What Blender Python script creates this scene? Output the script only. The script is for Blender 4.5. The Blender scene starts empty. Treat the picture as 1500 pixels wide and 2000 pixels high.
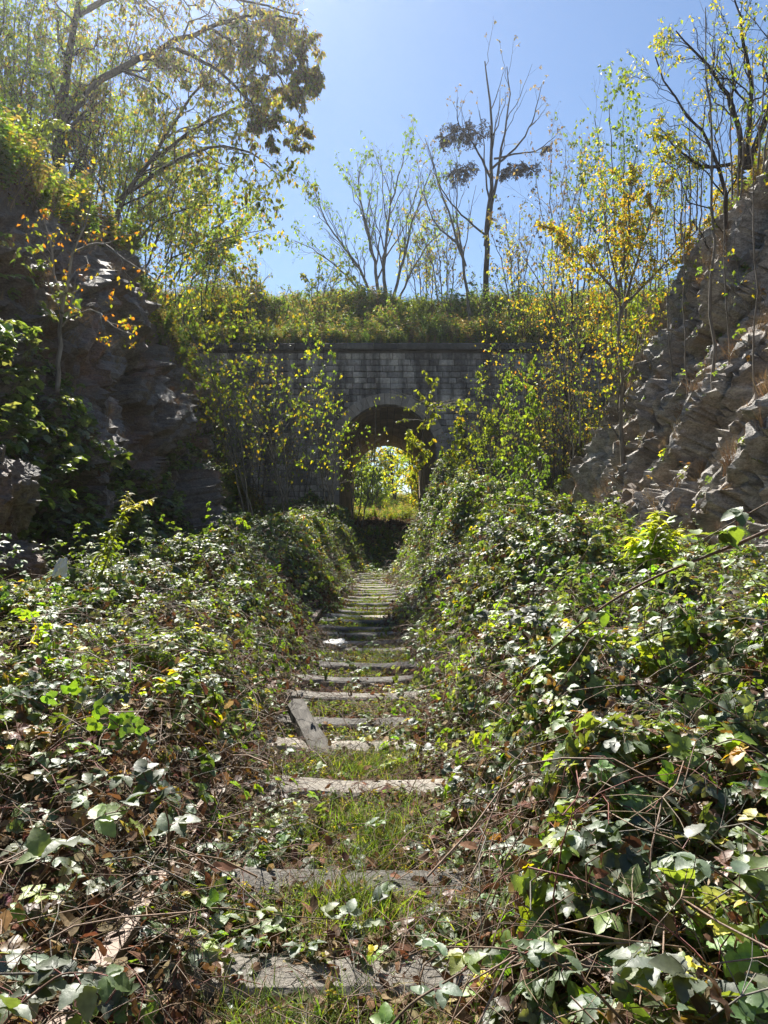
import bpy, math, random
import numpy as np
from mathutils import Matrix, Vector
rng = np.random.default_rng(7)
random.seed(7)
R = math.radians
scene = bpy.context.scene
C = scene.collection

# ------------------------------------------------------------------ camera, sky, sun, exposure
CAM_Z = 1.4
PITCH = math.atan(30 / 1500)
cd = bpy.data.cameras.new('camera'); cam = bpy.data.objects.new('camera', cd); C.objects.link(cam)
cd.sensor_fit = 'VERTICAL'; cd.sensor_height = 36; cd.lens = 27; cd.clip_start = .05; cd.clip_end = 2000
cam.location = (0, 0, CAM_Z); cam.rotation_euler = (R(90) + PITCH, 0, 0)
scene.camera = cam
SUN_EL, SUN_AZ = 50.0, -19.0            # azimuth measured from +Y towards +X
world = bpy.data.worlds.new('World'); scene.world = world; world.use_nodes = True
nt = world.node_tree
sky = nt.nodes.new('ShaderNodeTexSky'); sky.sky_type = 'NISHITA'; sky.sun_disc = False
sky.sun_elevation = R(SUN_EL); sky.sun_rotation = R(SUN_AZ)
sky.air_density = 1.1; sky.dust_density = .1; sky.ozone_density = 5; sky.altitude = 0
bg = nt.nodes['Background']; bg.inputs['Strength'].default_value = .054
nt.links.new(sky.outputs[0], bg.inputs['Color'])
sd = bpy.data.lights.new('sun', 'SUN'); sun = bpy.data.objects.new('sun', sd); C.objects.link(sun)
sd.energy = 5.0; sd.angle = R(.53); sd.color = (1, .95, .86)
sv = Vector((math.sin(R(SUN_AZ)) * math.cos(R(SUN_EL)), math.cos(R(SUN_AZ)) * math.cos(R(SUN_EL)), math.sin(R(SUN_EL))))
sun.rotation_euler = sv.to_track_quat('Z', 'Y').to_euler(); sun.location = (-10, 40, 40)
vs = scene.view_settings
scene.display_settings.display_device = 'sRGB'
vs.view_transform = 'Standard'; vs.look = 'None'; vs.gamma = 1; vs.use_curve_mapping = False
vs.exposure = 1.42
scene.cycles.max_bounces = 8; scene.cycles.diffuse_bounces = 4; scene.cycles.glossy_bounces = 2
scene.cycles.transmission_bounces = 6; scene.cycles.transparent_max_bounces = 4

def P(px, py, d):
    """the point on the line of sight through photograph pixel (px,py) at depth y=d"""
    r = (px - 750) / 1500; u = (1000 - py) / 1500
    y = math.cos(PITCH) - u * math.sin(PITCH); z = math.sin(PITCH) + u * math.cos(PITCH)
    return np.array([r * d / y, d, CAM_Z + z * d / y])

# ------------------------------------------------------------------ noise
def _h(ix, iy, iz, s):
    h = (ix.astype(np.int64) * 374761393 + iy.astype(np.int64) * 668265263 + iz.astype(np.int64) * 1274126177 + s * 362437) & 0xffffffff
    h = ((h ^ (h >> 13)) * 1274126177) & 0xffffffff
    h = ((h ^ (h >> 16)) * 2246822519) & 0xffffffff
    return ((h ^ (h >> 15)) & 0xffffff) / float(0xffffff)
def vnoise(x, y, z=0, s=0):
    x, y, z = np.broadcast_arrays(np.asarray(x, float), np.asarray(y, float), np.asarray(z, float))
    ix, iy, iz = np.floor(x), np.floor(y), np.floor(z)
    fx, fy, fz = x - ix, y - iy, z - iz
    fx, fy, fz = [f * f * (3 - 2 * f) for f in (fx, fy, fz)]
    r = 0
    for a in (0, 1):
        for b in (0, 1):
            for c in (0, 1):
                r = r + _h(ix + a, iy + b, iz + c, s) * (fx if a else 1 - fx) * (fy if b else 1 - fy) * (fz if c else 1 - fz)
    return r * 2 - 1
def fbm(x, y, z=0, o=4, s=0):
    r, a = 0, 1
    for k in range(o):
        r = r + a * vnoise(x * 2 ** k, y * 2 ** k, np.asarray(z) * 2 ** k, s + k); a *= .5
    return r
def facets(x, y, z, s=0, tilt=1.0, tu=.22):
    """blocky fractured relief: every Voronoi cell is a plane with its own height and tilt"""
    ix, iy, iz = np.floor(x), np.floor(y), np.floor(z)
    best = np.full(x.shape, 1e9); out = np.zeros(x.shape); ed = np.full(x.shape, 1e9)
    for a in (-1, 0, 1):
        for b in (-1, 0, 1):
            for c in (-1, 0, 1):
                jx, jy, jz = ix + a, iy + b, iz + c
                dx = x - (jx + _h(jx, jy, jz, s)); dy = y - (jy + _h(jx, jy, jz, s + 1)); dz = z - (jz + _h(jx, jy, jz, s + 2))
                d = dx * dx + dy * dy + dz * dz
                v = (_h(jx, jy, jz, s + 3) * 2 - 1) + tilt * ((_h(jx, jy, jz, s + 4) * 2 - 1) * dx * 2 * tu + (_h(jx, jy, jz, s + 5) * 2 - 1) * dy * 2)
                m = d < best
                ed = np.where(m, best, np.minimum(ed, d))
                out = np.where(m, v, out); best = np.where(m, d, best)
    return out, np.sqrt(ed) - np.sqrt(best)
def ss(a, b, x):
    t = np.clip((np.asarray(x, float) - a) / (b - a), 0, 1); return t * t * (3 - 2 * t)
def itp(x, *pts):
    return np.interp(x, [p[0] for p in pts], [p[1] for p in pts])

# ------------------------------------------------------------------ mesh helpers
def mesh_np(name, V, F, mats, fmat=None, smooth=False, attrs=None):
    """V (n,3); F (m,3) or (m,4) int arrays, or a list of such arrays"""
    me = bpy.data.meshes.new(name)
    V = np.asarray(V, np.float32)
    Fs = F if isinstance(F, list) and np.ndim(F[0]) == 2 else [F]
    Fs = [np.asarray(f, np.int32) for f in Fs if len(f)]
    loops = np.concatenate([f.ravel() for f in Fs]) if Fs else np.zeros(0, np.int32)
    tot = np.concatenate([np.full(len(f), f.shape[1], np.int32) for f in Fs]) if Fs else np.zeros(0, np.int32)
    st = np.concatenate([[0], np.cumsum(tot)[:-1]]).astype(np.int32) if len(tot) else tot
    me.vertices.add(len(V)); me.vertices.foreach_set('co', V.ravel())
    me.loops.add(len(loops)); me.loops.foreach_set('vertex_index', loops)
    me.polygons.add(len(tot)); me.polygons.foreach_set('loop_start', st); me.polygons.foreach_set('loop_total', tot)
    for m in (mats if isinstance(mats, (list, tuple)) else [mats]):
        me.materials.append(m)
    if fmat is not None: me.polygons.foreach_set('material_index', np.asarray(fmat, np.int32))
    me.polygons.foreach_set('use_smooth', np.full(len(tot), bool(smooth)))
    for k, (dom, val) in (attrs or {}).items():
        val = np.asarray(val, np.float32)
        if val.ndim == 2:
            a = me.attributes.new(k, 'FLOAT_COLOR', dom); a.data.foreach_set('color', np.c_[val[:, :3], np.ones(len(val))].astype(np.float32).ravel())
        else:
            a = me.attributes.new(k, 'FLOAT', dom); a.data.foreach_set('value', val)
    me.update(calc_edges=True); me.validate()
    return me
def put(name, me, parent=None, loc=None, kind=None, label=None, cat=None, group=None):
    o = bpy.data.objects.new(name, me); C.objects.link(o)
    if parent is not None: o.parent = parent
    if loc is not None: o.location = loc
    if kind: o['kind'] = kind
    if label: o['label'] = label
    if cat: o['category'] = cat
    if group: o['group'] = group
    return o
def thing(name, label, cat, loc=(0, 0, 0), group=None):
    return put(name, None, None, loc, None, label, cat, group)
class Acc:
    """collects geometry: vertices, tri/quad faces, material index and a colour per face"""
    def __init__(s): s.V = []; s.T = []; s.Q = []; s.n = 0; s.tm = []; s.qm = []; s.tc = []; s.qc = []
    def add(s, V, F, mi=0, col=None):
        V = np.asarray(V, float).reshape(-1, 3); F = np.asarray(F, int)
        if not len(F): return
        s.V.append(V); m = len(F)
        col = np.broadcast_to(np.asarray(col if col is not None else (.5, .5, .5), float), (m, 3))
        if F.shape[1] == 3: s.T.append(F + s.n); s.tm.append(np.full(m, mi)); s.tc.append(col)
        else: s.Q.append(F + s.n); s.qm.append(np.full(m, mi)); s.qc.append(col)
        s.n += len(V)
    def mesh(s, name, mats, smooth=False):
        fs = []; fm = []; fc = []
        if s.T: fs.append(np.concatenate(s.T)); fm += s.tm; fc += s.tc
        if s.Q: fs.append(np.concatenate(s.Q)); fm += s.qm; fc += s.qc
        return mesh_np(name, np.concatenate(s.V), fs, mats, np.concatenate(fm), smooth, {'tint': ('FACE', np.concatenate(fc))})
def grid_faces(n, m, flip=False):
    i = np.arange(n - 1)[:, None] * m + np.arange(m - 1)[None]
    i = i.ravel(); f = np.c_[i, i + 1, i + m + 1, i + m]
    return f[:, ::-1] if flip else f

def nrm(v):
    return v / np.maximum(np.linalg.norm(v, axis=-1, keepdims=True), 1e-9)
def tubes(acc, Pn, Rn, k=3, mi=0, col=None):
    """Pn (M,n,3) polylines, Rn (M,n) radii"""
    M, n, _ = Pn.shape
    if not M: return
    T = np.empty_like(Pn); T[:, 1:-1] = Pn[:, 2:] - Pn[:, :-2]; T[:, 0] = Pn[:, 1] - Pn[:, 0]; T[:, -1] = Pn[:, -1] - Pn[:, -2]
    T = nrm(T)
    ref = np.where(np.abs(T[:, :1, 2:3]) > .8, np.array([1., 0, 0]), np.array([0, 0, 1.]))
    A = nrm(np.cross(T, np.broadcast_to(ref, T.shape))); B = np.cross(T, A)
    a = np.arange(k) * 2 * math.pi / k
    V = Pn[:, :, None] + Rn[:, :, None, None] * (A[:, :, None] * np.cos(a)[:, None] + B[:, :, None] * np.sin(a)[:, None])
    base = (np.arange(M) * n * k)[:, None, None]
    i = np.arange(n - 1)[None, :, None] * k; j = np.arange(k)[None, None]; j2 = (j + 1) % k
    F = np.stack([base + i + j, base + i + j2, base + i + k + j2, base + i + k + j], -1).reshape(-1, 4)
    acc.add(V.reshape(-1, 3), F, mi, col)

# ------------------------------------------------------------------ materials
def new_mat(name):
    m = bpy.data.materials.new(name); m.use_nodes = True
    t = m.node_tree; b = t.nodes['Principled BSDF']
    return m, t, b
def N(t, typ, **kw):
    n = t.nodes.new(typ)
    for k, v in kw.items():
        if k in ('Scale', 'Detail', 'Roughness', 'Strength', 'Distance', 'Factor', 'W', 'Randomness', 'Distortion'): n.inputs[k].default_value = v
        else: setattr(n, k, v)
    return n
def ramp(t, src, stops):
    r = t.nodes.new('ShaderNodeValToRGB'); e = r.color_ramp.elements
    while len(e) < len(stops): e.new(.5)
    for el, (p, c) in zip(e, stops): el.position = p; el.color = (*c, 1)
    t.links.new(src, r.inputs[0]); return r.outputs[0]
def mixc(t, f, a, b, mode='MIX'):
    m = t.nodes.new('ShaderNodeMix'); m.data_type = 'RGBA'; m.blend_type = mode
    for s, v in ((m.inputs[0], f), (m.inputs[6], a), (m.inputs[7], b)):
        if isinstance(v, (int, float)): s.default_value = v
        elif isinstance(v, tuple): s.default_value = (*v, 1)
        else: t.links.new(v, s)
    return m.outputs[2]
def coords(t, scale=(1, 1, 1), rot=(0, 0, 0)):
    g = t.nodes.new('ShaderNodeTexCoord'); mp = t.nodes.new('ShaderNodeMapping')
    mp.inputs['Scale'].default_value = scale; mp.inputs['Rotation'].default_value = rot
    t.links.new(g.outputs['Object'], mp.inputs[0]); return mp.outputs[0]
def bump(t, b, h, strength=.4, dist=.02):
    n = t.nodes.new('ShaderNodeBump'); n.inputs['Strength'].default_value = strength; n.inputs['Distance'].default_value = dist
    t.links.new(h, n.inputs['Height']); t.links.new(n.outputs[0], b.inputs['Normal'])

def leaf_mat(name, trans=.45, rough=.42, spec=.5, tmul=(1.5, 1.45, .5), vary=.35, bumps=True):
    m, t, b = new_mat(name)
    at = N(t, 'ShaderNodeAttribute', attribute_name='tint')
    oi = t.nodes.new('ShaderNodeObjectInfo')
    hs = t.nodes.new('ShaderNodeHueSaturation')
    mr = t.nodes.new('ShaderNodeMapRange'); mr.inputs['To Min'].default_value = 1 - vary; mr.inputs['To Max'].default_value = 1 + vary
    t.links.new(oi.outputs['Random'], mr.inputs['Value']); t.links.new(mr.outputs[0], hs.inputs['Value'])
    mh = t.nodes.new('ShaderNodeMapRange'); mh.inputs['To Min'].default_value = .475; mh.inputs['To Max'].default_value = .52
    mm = N(t, 'ShaderNodeMath', operation='MULTIPLY'); mm.inputs[1].default_value = 7.31
    fr = N(t, 'ShaderNodeMath', operation='FRACT')
    t.links.new(oi.outputs['Random'], mm.inputs[0]); t.links.new(mm.outputs[0], fr.inputs[0]); t.links.new(fr.outputs[0], mh.inputs['Value'])
    t.links.new(mh.outputs[0], hs.inputs['Hue']); t.links.new(at.outputs['Color'], hs.inputs['Color'])
    nz = N(t, 'ShaderNodeTexNoise', Scale=60, Detail=3); t.links.new(coords(t), nz.inputs['Vector'])
    c = mixc(t, 1.0, hs.outputs[0], ramp(t, nz.outputs[0], [(.3, (.75, .75, .75)), (.7, (1.2, 1.2, 1.2))]), 'MULTIPLY')
    t.links.new(c, b.inputs['Base Color'])
    b.inputs['Roughness'].default_value = rough; b.inputs['Specular IOR Level'].default_value = spec
    if bumps: bump(t, b, nz.outputs[0], .35, .004)
    tr = t.nodes.new('ShaderNodeBsdfTranslucent')
    t.links.new(mixc(t, 1.0, c, tmul, 'MULTIPLY'), tr.inputs['Color'])
    mx = t.nodes.new('ShaderNodeMixShader'); mx.inputs[0].default_value = trans
    t.links.new(b.outputs[0], mx.inputs[1]); t.links.new(tr.outputs[0], mx.inputs[2])
    t.links.new(mx.outputs[0], t.nodes['Material Output'].inputs['Surface'])
    return m
M_LEAF = leaf_mat('tree_leaf', .5, .5, .35, (1.9, 1.8, .6), .2, False)
M_BRAM = leaf_mat('bramble_leaf', .31, .52, .8, (3.2, 3.0, .7), .45)
M_WEED = leaf_mat('weed_leaf', .5, .55, .3, (1.9, 1.9, .55), .3, False)
M_DRY = leaf_mat('dry_leaf', .25, .8, .15, (1.3, 1.0, .7), .3, False)

def tint_mat(name, rough=.85, spec=.2, nscale=30, lo=.6, hi=1.3, bs=.5, bd=.01, stretch=(1, 1, 1)):
    m, t, b = new_mat(name)
    at = N(t, 'ShaderNodeAttribute', attribute_name='tint')
    nz = N(t, 'ShaderNodeTexNoise', Scale=nscale, Detail=5); t.links.new(coords(t, stretch), nz.inputs['Vector'])
    c = mixc(t, 1.0, at.outputs['Color'], ramp(t, nz.outputs[0], [(.3, (lo,) * 3), (.7, (hi,) * 3)]), 'MULTIPLY')
    t.links.new(c, b.inputs['Base Color']); b.inputs['Roughness'].default_value = rough; b.inputs['Specular IOR Level'].default_value = spec
    bump(t, b, nz.outputs[0], bs, bd)
    return m
M_BARK = tint_mat('bark', .9, .15, 18, .5, 1.4, .6, .02, (1, 1, .25))
M_CANE = tint_mat('bramble_cane', .6, .35, 40)

def rock_mat(name, base, light, rust, soilc=(.075, .055, .038)):
    m, t, b = new_mat(name)
    co = coords(t)
    n1 = N(t, 'ShaderNodeTexNoise', Scale=.55, Detail=6, Roughness=.6); t.links.new(co, n1.inputs['Vector'])
    n2 = N(t, 'ShaderNodeTexNoise', Scale=5, Detail=8, Roughness=.7); t.links.new(coords(t, (1, .35, 1.6), (.7, 0, .2)), n2.inputs['Vector'])
    n3 = N(t, 'ShaderNodeTexNoise', Scale=28, Detail=6, Roughness=.7); t.links.new(coords(t, (1, .4, 1.5), (.7, 0, 0)), n3.inputs['Vector'])
    c = ramp(t, n2.outputs[0], [(.32, base), (.68, light)])
    c = mixc(t, ramp(t, n1.outputs[0], [(.5, (0,) * 3), (.66, (.85,) * 3)]), c, rust)
    c = mixc(t, 1.0, c, ramp(t, n3.outputs[0], [(.3, (.42,) * 3), (.7, (1.4,) * 3)]), 'MULTIPLY')
    at = N(t, 'ShaderNodeAttribute', attribute_name='soil')
    sc = mixc(t, n3.outputs[0], soilc, tuple(x * 2.2 for x in soilc))
    c = mixc(t, at.outputs['Fac'], c, sc)
    t.links.new(c, b.inputs['Base Color']); b.inputs['Roughness'].default_value = .62; b.inputs['Specular IOR Level'].default_value = .4
    ad = N(t, 'ShaderNodeMath', operation='ADD'); t.links.new(n2.outputs[0], ad.inputs[0]); t.links.new(n3.outputs[0], ad.inputs[1])
    bump(t, b, ad.outputs[0], .7, .06)
    return m
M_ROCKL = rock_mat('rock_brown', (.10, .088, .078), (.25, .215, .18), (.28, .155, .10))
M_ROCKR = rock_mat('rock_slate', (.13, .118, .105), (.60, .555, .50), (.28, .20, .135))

def soil_mat(name, a, bcol, c3):
    m, t, b = new_mat(name)
    n1 = N(t, 'ShaderNodeTexNoise', Scale=1.3, Detail=8, Roughness=.7); t.links.new(coords(t), n1.inputs['Vector'])
    n2 = N(t, 'ShaderNodeTexVoronoi', Scale=26); t.links.new(coords(t), n2.inputs['Vector'])
    c = ramp(t, n1.outputs[0], [(.3, a), (.55, bcol), (.75, c3)])
    c = mixc(t, .55, c, mixc(t, 1.0, c, n2.outputs['Color'], 'MULTIPLY'))
    t.links.new(c, b.inputs['Base Color']); b.inputs['Roughness'].default_value = .95; b.inputs['Specular IOR Level'].default_value = .1
    bump(t, b, n2.outputs['Distance'], .8, .03)
    return m
M_SOIL = soil_mat('leaf_litter_soil', (.06, .043, .028), (.12, .085, .05), (.22, .165, .10))
M_BANK = soil_mat('grassy_soil', (.06, .06, .02), (.10, .09, .035), (.14, .12, .05))

def stone_mat(name, a, bcol, stain=.6, sc=1.0, v=1.0):
    m, t, b = new_mat(name)
    oi = t.nodes.new('ShaderNodeObjectInfo')
    g = t.nodes.new('ShaderNodeNewGeometry')
    n1 = N(t, 'ShaderNodeTexNoise', Scale=9 * sc, Detail=8, Roughness=.7); t.links.new(g.outputs['Position'], n1.inputs['Vector'])
    mp = t.nodes.new('ShaderNodeMapping'); mp.inputs['Scale'].default_value = (1.1, 1.1, .12); t.links.new(g.outputs['Position'], mp.inputs[0])
    n2 = N(t, 'ShaderNodeTexNoise', Scale=1.6, Detail=5, Roughness=.65); t.links.new(mp.outputs[0], n2.inputs['Vector'])
    at = N(t, 'ShaderNodeAttribute', attribute_name='tint')
    c = ramp(t, n1.outputs[0], [(.28, a), (.72, bcol)])
    ra = N(t, 'ShaderNodeMath', operation='ADD'); t.links.new(oi.outputs['Random'], ra.inputs[0]); t.links.new(at.outputs['Fac'], ra.inputs[1])
    fr = N(t, 'ShaderNodeMath', operation='FRACT'); t.links.new(ra.outputs[0], fr.inputs[0])
    c = mixc(t, 1.0, c, ramp(t, fr.outputs[0], [(0, (1 - .55 * v, 1 - .55 * v, 1 - .54 * v)), (.5, (1, .97, .93)), (1, (1 + .45 * v, 1 + .38 * v, 1 + .28 * v))]), 'MULTIPLY')
    c = mixc(t, stain, c, mixc(t, 1.0, c, ramp(t, n2.outputs[0], [(.4, (.12, .12, .13)), (.6, (1.15, 1.15, 1.15))]), 'MULTIPLY'))
    t.links.new(c, b.inputs['Base Color']); b.inputs['Roughness'].default_value = .85; b.inputs['Specular IOR Level'].default_value = .25
    bump(t, b, n1.outputs[0], .8, .03)
    return m
M_STONE = stone_mat('weathered_block_stone', (.20, .185, .18), (.56, .53, .51), .8)
M_RING = stone_mat('dressed_arch_stone', (.30, .26, .23), (.50, .44, .39), .35, 1, .25)
M_COPE = stone_mat('dark_coping_stone', (.05, .05, .05), (.12, .12, .115), .4)
M_MORT = stone_mat('old_mortar', (.07, .065, .06), (.14, .13, .12), .5)
M_VAULT = stone_mat('vault_brick', (.36, .26, .16), (.60, .45, .29), .3, 1, .4)
M_CONC = stone_mat('sleeper_concrete', (.17, .16, .145), (.36, .34, .31), .35, 3)
m, t, b = new_mat('rusty_rail')
n1 = N(t, 'ShaderNodeTexNoise', Scale=25, Detail=8); t.links.new(coords(t, (1, .3, 1)), n1.inputs['Vector'])
t.links.new(ramp(t, n1.outputs[0], [(.3, (.06, .035, .022)), (.7, (.17, .115, .085))]), b.inputs['Base Color'])
b.inputs['Roughness'].default_value = .55; b.inputs['Metallic'].default_value = .3; bump(t, b, n1.outputs[0], .5, .004); M_RAIL = m
m, t, b = new_mat('white_plastic'); b.inputs['Base Color'].default_value = (.75, .76, .8, 1); b.inputs['Roughness'].default_value = .4; M_WHITE = m
m, t, b = new_mat('pale_stone')
n1 = N(t, 'ShaderNodeTexNoise', Scale=20, Detail=6); t.links.new(coords(t), n1.inputs['Vector'])
t.links.new(ramp(t, n1.outputs[0], [(.3, (.5, .49, .47)), (.7, (.72, .7, .68))]), b.inputs['Base Color']); M_PALE = m
m, t, b = new_mat('weathered_timber')
n1 = N(t, 'ShaderNodeTexNoise', Scale=14, Detail=8, Roughness=.7); t.links.new(coords(t, (6, 6, .5)), n1.inputs['Vector'])
t.links.new(ramp(t, n1.outputs[0], [(.3, (.035, .03, .024)), (.7, (.13, .115, .095))]), b.inputs['Base Color']); b.inputs['Roughness'].default_value = .8
bump(t, b, n1.outputs[0], .8, .01); M_WOOD = m

# ------------------------------------------------------------------ shape of the place
def path_x(y): return itp(y, (0, -.12), (4, -.1), (8, -.28), (14, -.28), (22, -.2), (30, .1))
def thicket(x, y):
    """height of the bramble canopy above the track bed"""
    pc = path_x(y)
    wl = itp(y, (0, .45), (2.2, .4), (3.1, .42), (4, .42), (7, .5), (9, .55), (14, .42), (20, .5), (25, .5), (27, .55), (31, 1.8))
    wr = itp(y, (0, .35), (2.2, .33), (3.1, .46), (3.6, .44), (5, .34), (8, .3), (14, .34), (20, .4), (25, .6), (27, .9), (31, .9))
    hl = itp(y, (0, .2), (2, .32), (3, .45), (4, .6), (5, .76), (7, .95), (10, 1.14), (18, 1.35), (23, 1.4), (31, 1.6))
    hr = itp(y, (0, .25), (1.8, .42), (2.6, .6), (4, .8), (6, .98), (9, 1.16), (12, 1.36), (16, 1.75), (20, 2.2), (24, 2.5), (28, 2.4), (31, 1.8))
    rl = ss(0, itp(y, (0, .55), (3, .6), (5, .7), (9, 1.1), (30, 1.3)), pc - wl - x + (.06 + .26 * ss(4.5, 9, y)) * fbm(y * .45, x * .3, 1, 3, 51)) * hl
    rr = ss(0, itp(y, (0, .5), (3, .5), (5, .85), (9, 1.3), (30, 1.4)), x - pc - wr + (.06 + .26 * ss(4.5, 9, y)) * fbm(y * .45, x * .3, 5, 3, 52)) * hr
    # falls away towards the left rock, and to the foot of the right rock
    rl = rl * (1 - .35 * ss(2.4, 4.2, -x))
    rr = rr * (1 - .3 * ss(2.2, 4.0, x) * ss(6, 9, y))
    n = fbm(x * .55, y * .55, 0, 3, 11) * .3 + fbm(x * 2.2, y * 2.2, 0, 3, 5) * .16
    h = np.maximum(rl, rr)
    return h * np.clip(1 + n * (1 + .3 * (x > 0)), .3, 1.6)
def ground_z(x, y):
    z = -.07 + .03 * fbm(x * 1.5, y * 1.5, 0, 3, 21)
    z = z + 1.08 * ss(24.4, 29.6, y + .5 * vnoise(x * 1.3, 3.1)) * np.where(np.abs(x) < 12, 1, .8) + ss(31, 49, y) * .65 + ss(50, 78, y) * 2.3
    z = z + .3 * ss(26.5, 28.5, y) * (1 - ss(30.5, 32, y)) * fbm(x * 1.6, y * 1.2, 0, 4, 31) + .28 * ss(42, 46, y) * (1 - ss(50, 53, y)) * np.maximum(fbm(x * 1.7, y * .8, 2, 4, 35) + .25, 0)
    z = z + np.where((y < 30.5), .38 * thicket(x, np.minimum(y, 30)), 0)
    return z
def prof(side, y):
    """foot x, foot z, top x, top z of the rock face"""
    if side < 0:
        xb = itp(y, (-8, 3.6), (8, 3.9), (14, 4.2), (24, 4.6), (33, 4.0))
        xt = itp(y, (-8, 5.4), (8, 5.8), (14, 6.1), (22, 6.4), (27, 6.8), (30, 8), (33, 8.6))
        zt = itp(y, (-8, 6.2), (8, 6.6), (12, 7.0), (17, 7.9), (20, 7.5), (24, 6.7), (27, 5.8), (30, 6.2), (33, 7.8))
        return xb, 0 * y + .0, xt, zt
    xb = itp(y, (-8, 3.3), (6, 3.7), (9, 4.1), (14, 4.2), (20, 4.4), (24, 4.2), (33, 3.4))
    xt = itp(y, (-8, 7.4), (8, 7.8), (14, 8.6), (20, 9.0), (23, 9.2), (26, 10.5), (33, 12))
    zt = itp(y, (-8, 8.8), (8, 9.2), (15, 9.8), (20, 9.6), (23, 8.2), (27, 8.0), (33, 9.2))
    return xb, 0 * y + .0, xt, zt
def surf(x, y):
    """plain height of whatever ground lies at (x,y)"""
    if y > 32.4 and y < 48.5: return float(bank_z(np.array(x), np.array(y)))
    if y >= 48.5: return float(ground_z(np.array(float(x)), np.array(float(y))))
    s = -1 if x < 0 else 1
    xb, zb, xt, zt = [float(v) for v in prof(s, np.array(float(y)))]
    a = abs(x)
    if a < xb: return float(ground_z(np.array(float(x)), np.array(float(y))))
    if a <= xt: return zb + (zt - zb) * ((a - xb) / (xt - xb)) ** (1.3 if s > 0 else 1.08)
    return float(zt + (9.6 - zt) * ss(0, 4, a - xt) + (2.1 * ss(2, 5.5, a - xt) * ss(15, 20, y) if s < 0 else 0))
def bank_z(x, y):
    z = 8.95 + 3.4 * ss(31.8, 39.5, y) - 3.3 * ss(43, 48.5, y)
    return z + .18 * fbm(x * .35, y * .5, 0, 3, 41) + .6 * ss(7, 16, np.abs(x))

# ground sheet
def axis(lo, hi, *segs):
    pts = [lo]
    for end, st in segs:
        while pts[-1] < end - 1e-6: pts.append(min(end, pts[-1] + st))
    return np.array(pts)
gx = axis(-400, 400, (-60, 40), (-10, 5), (-5.5, .5), (5.5, .12), (10, .5), (60, 5), (400, 40))
gy = axis(-300, 700, (-20, 40), (0, 2), (31, .12), (50, .8), (90, 1), (150, 6), (700, 50))
X, Y = np.meshgrid(gx, gy)
Z = ground_z(X, Y)
Z = Z + .05 * fbm(X * 5, Y * 5, 0, 2, 3) * (np.abs(X) < 6)
me = mesh_np('ground', np.c_[X.ravel(), Y.ravel(), Z.ravel()], grid_faces(len(gy), len(gx)), [M_SOIL, M_BANK], None, True)
fc = grid_faces(len(gy), len(gx))
cy = Y.ravel()[fc[:, 0]]; me.polygons.foreach_set('material_index', (cy > 31).astype(np.int32))
put('ground', me, kind='structure')

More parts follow.
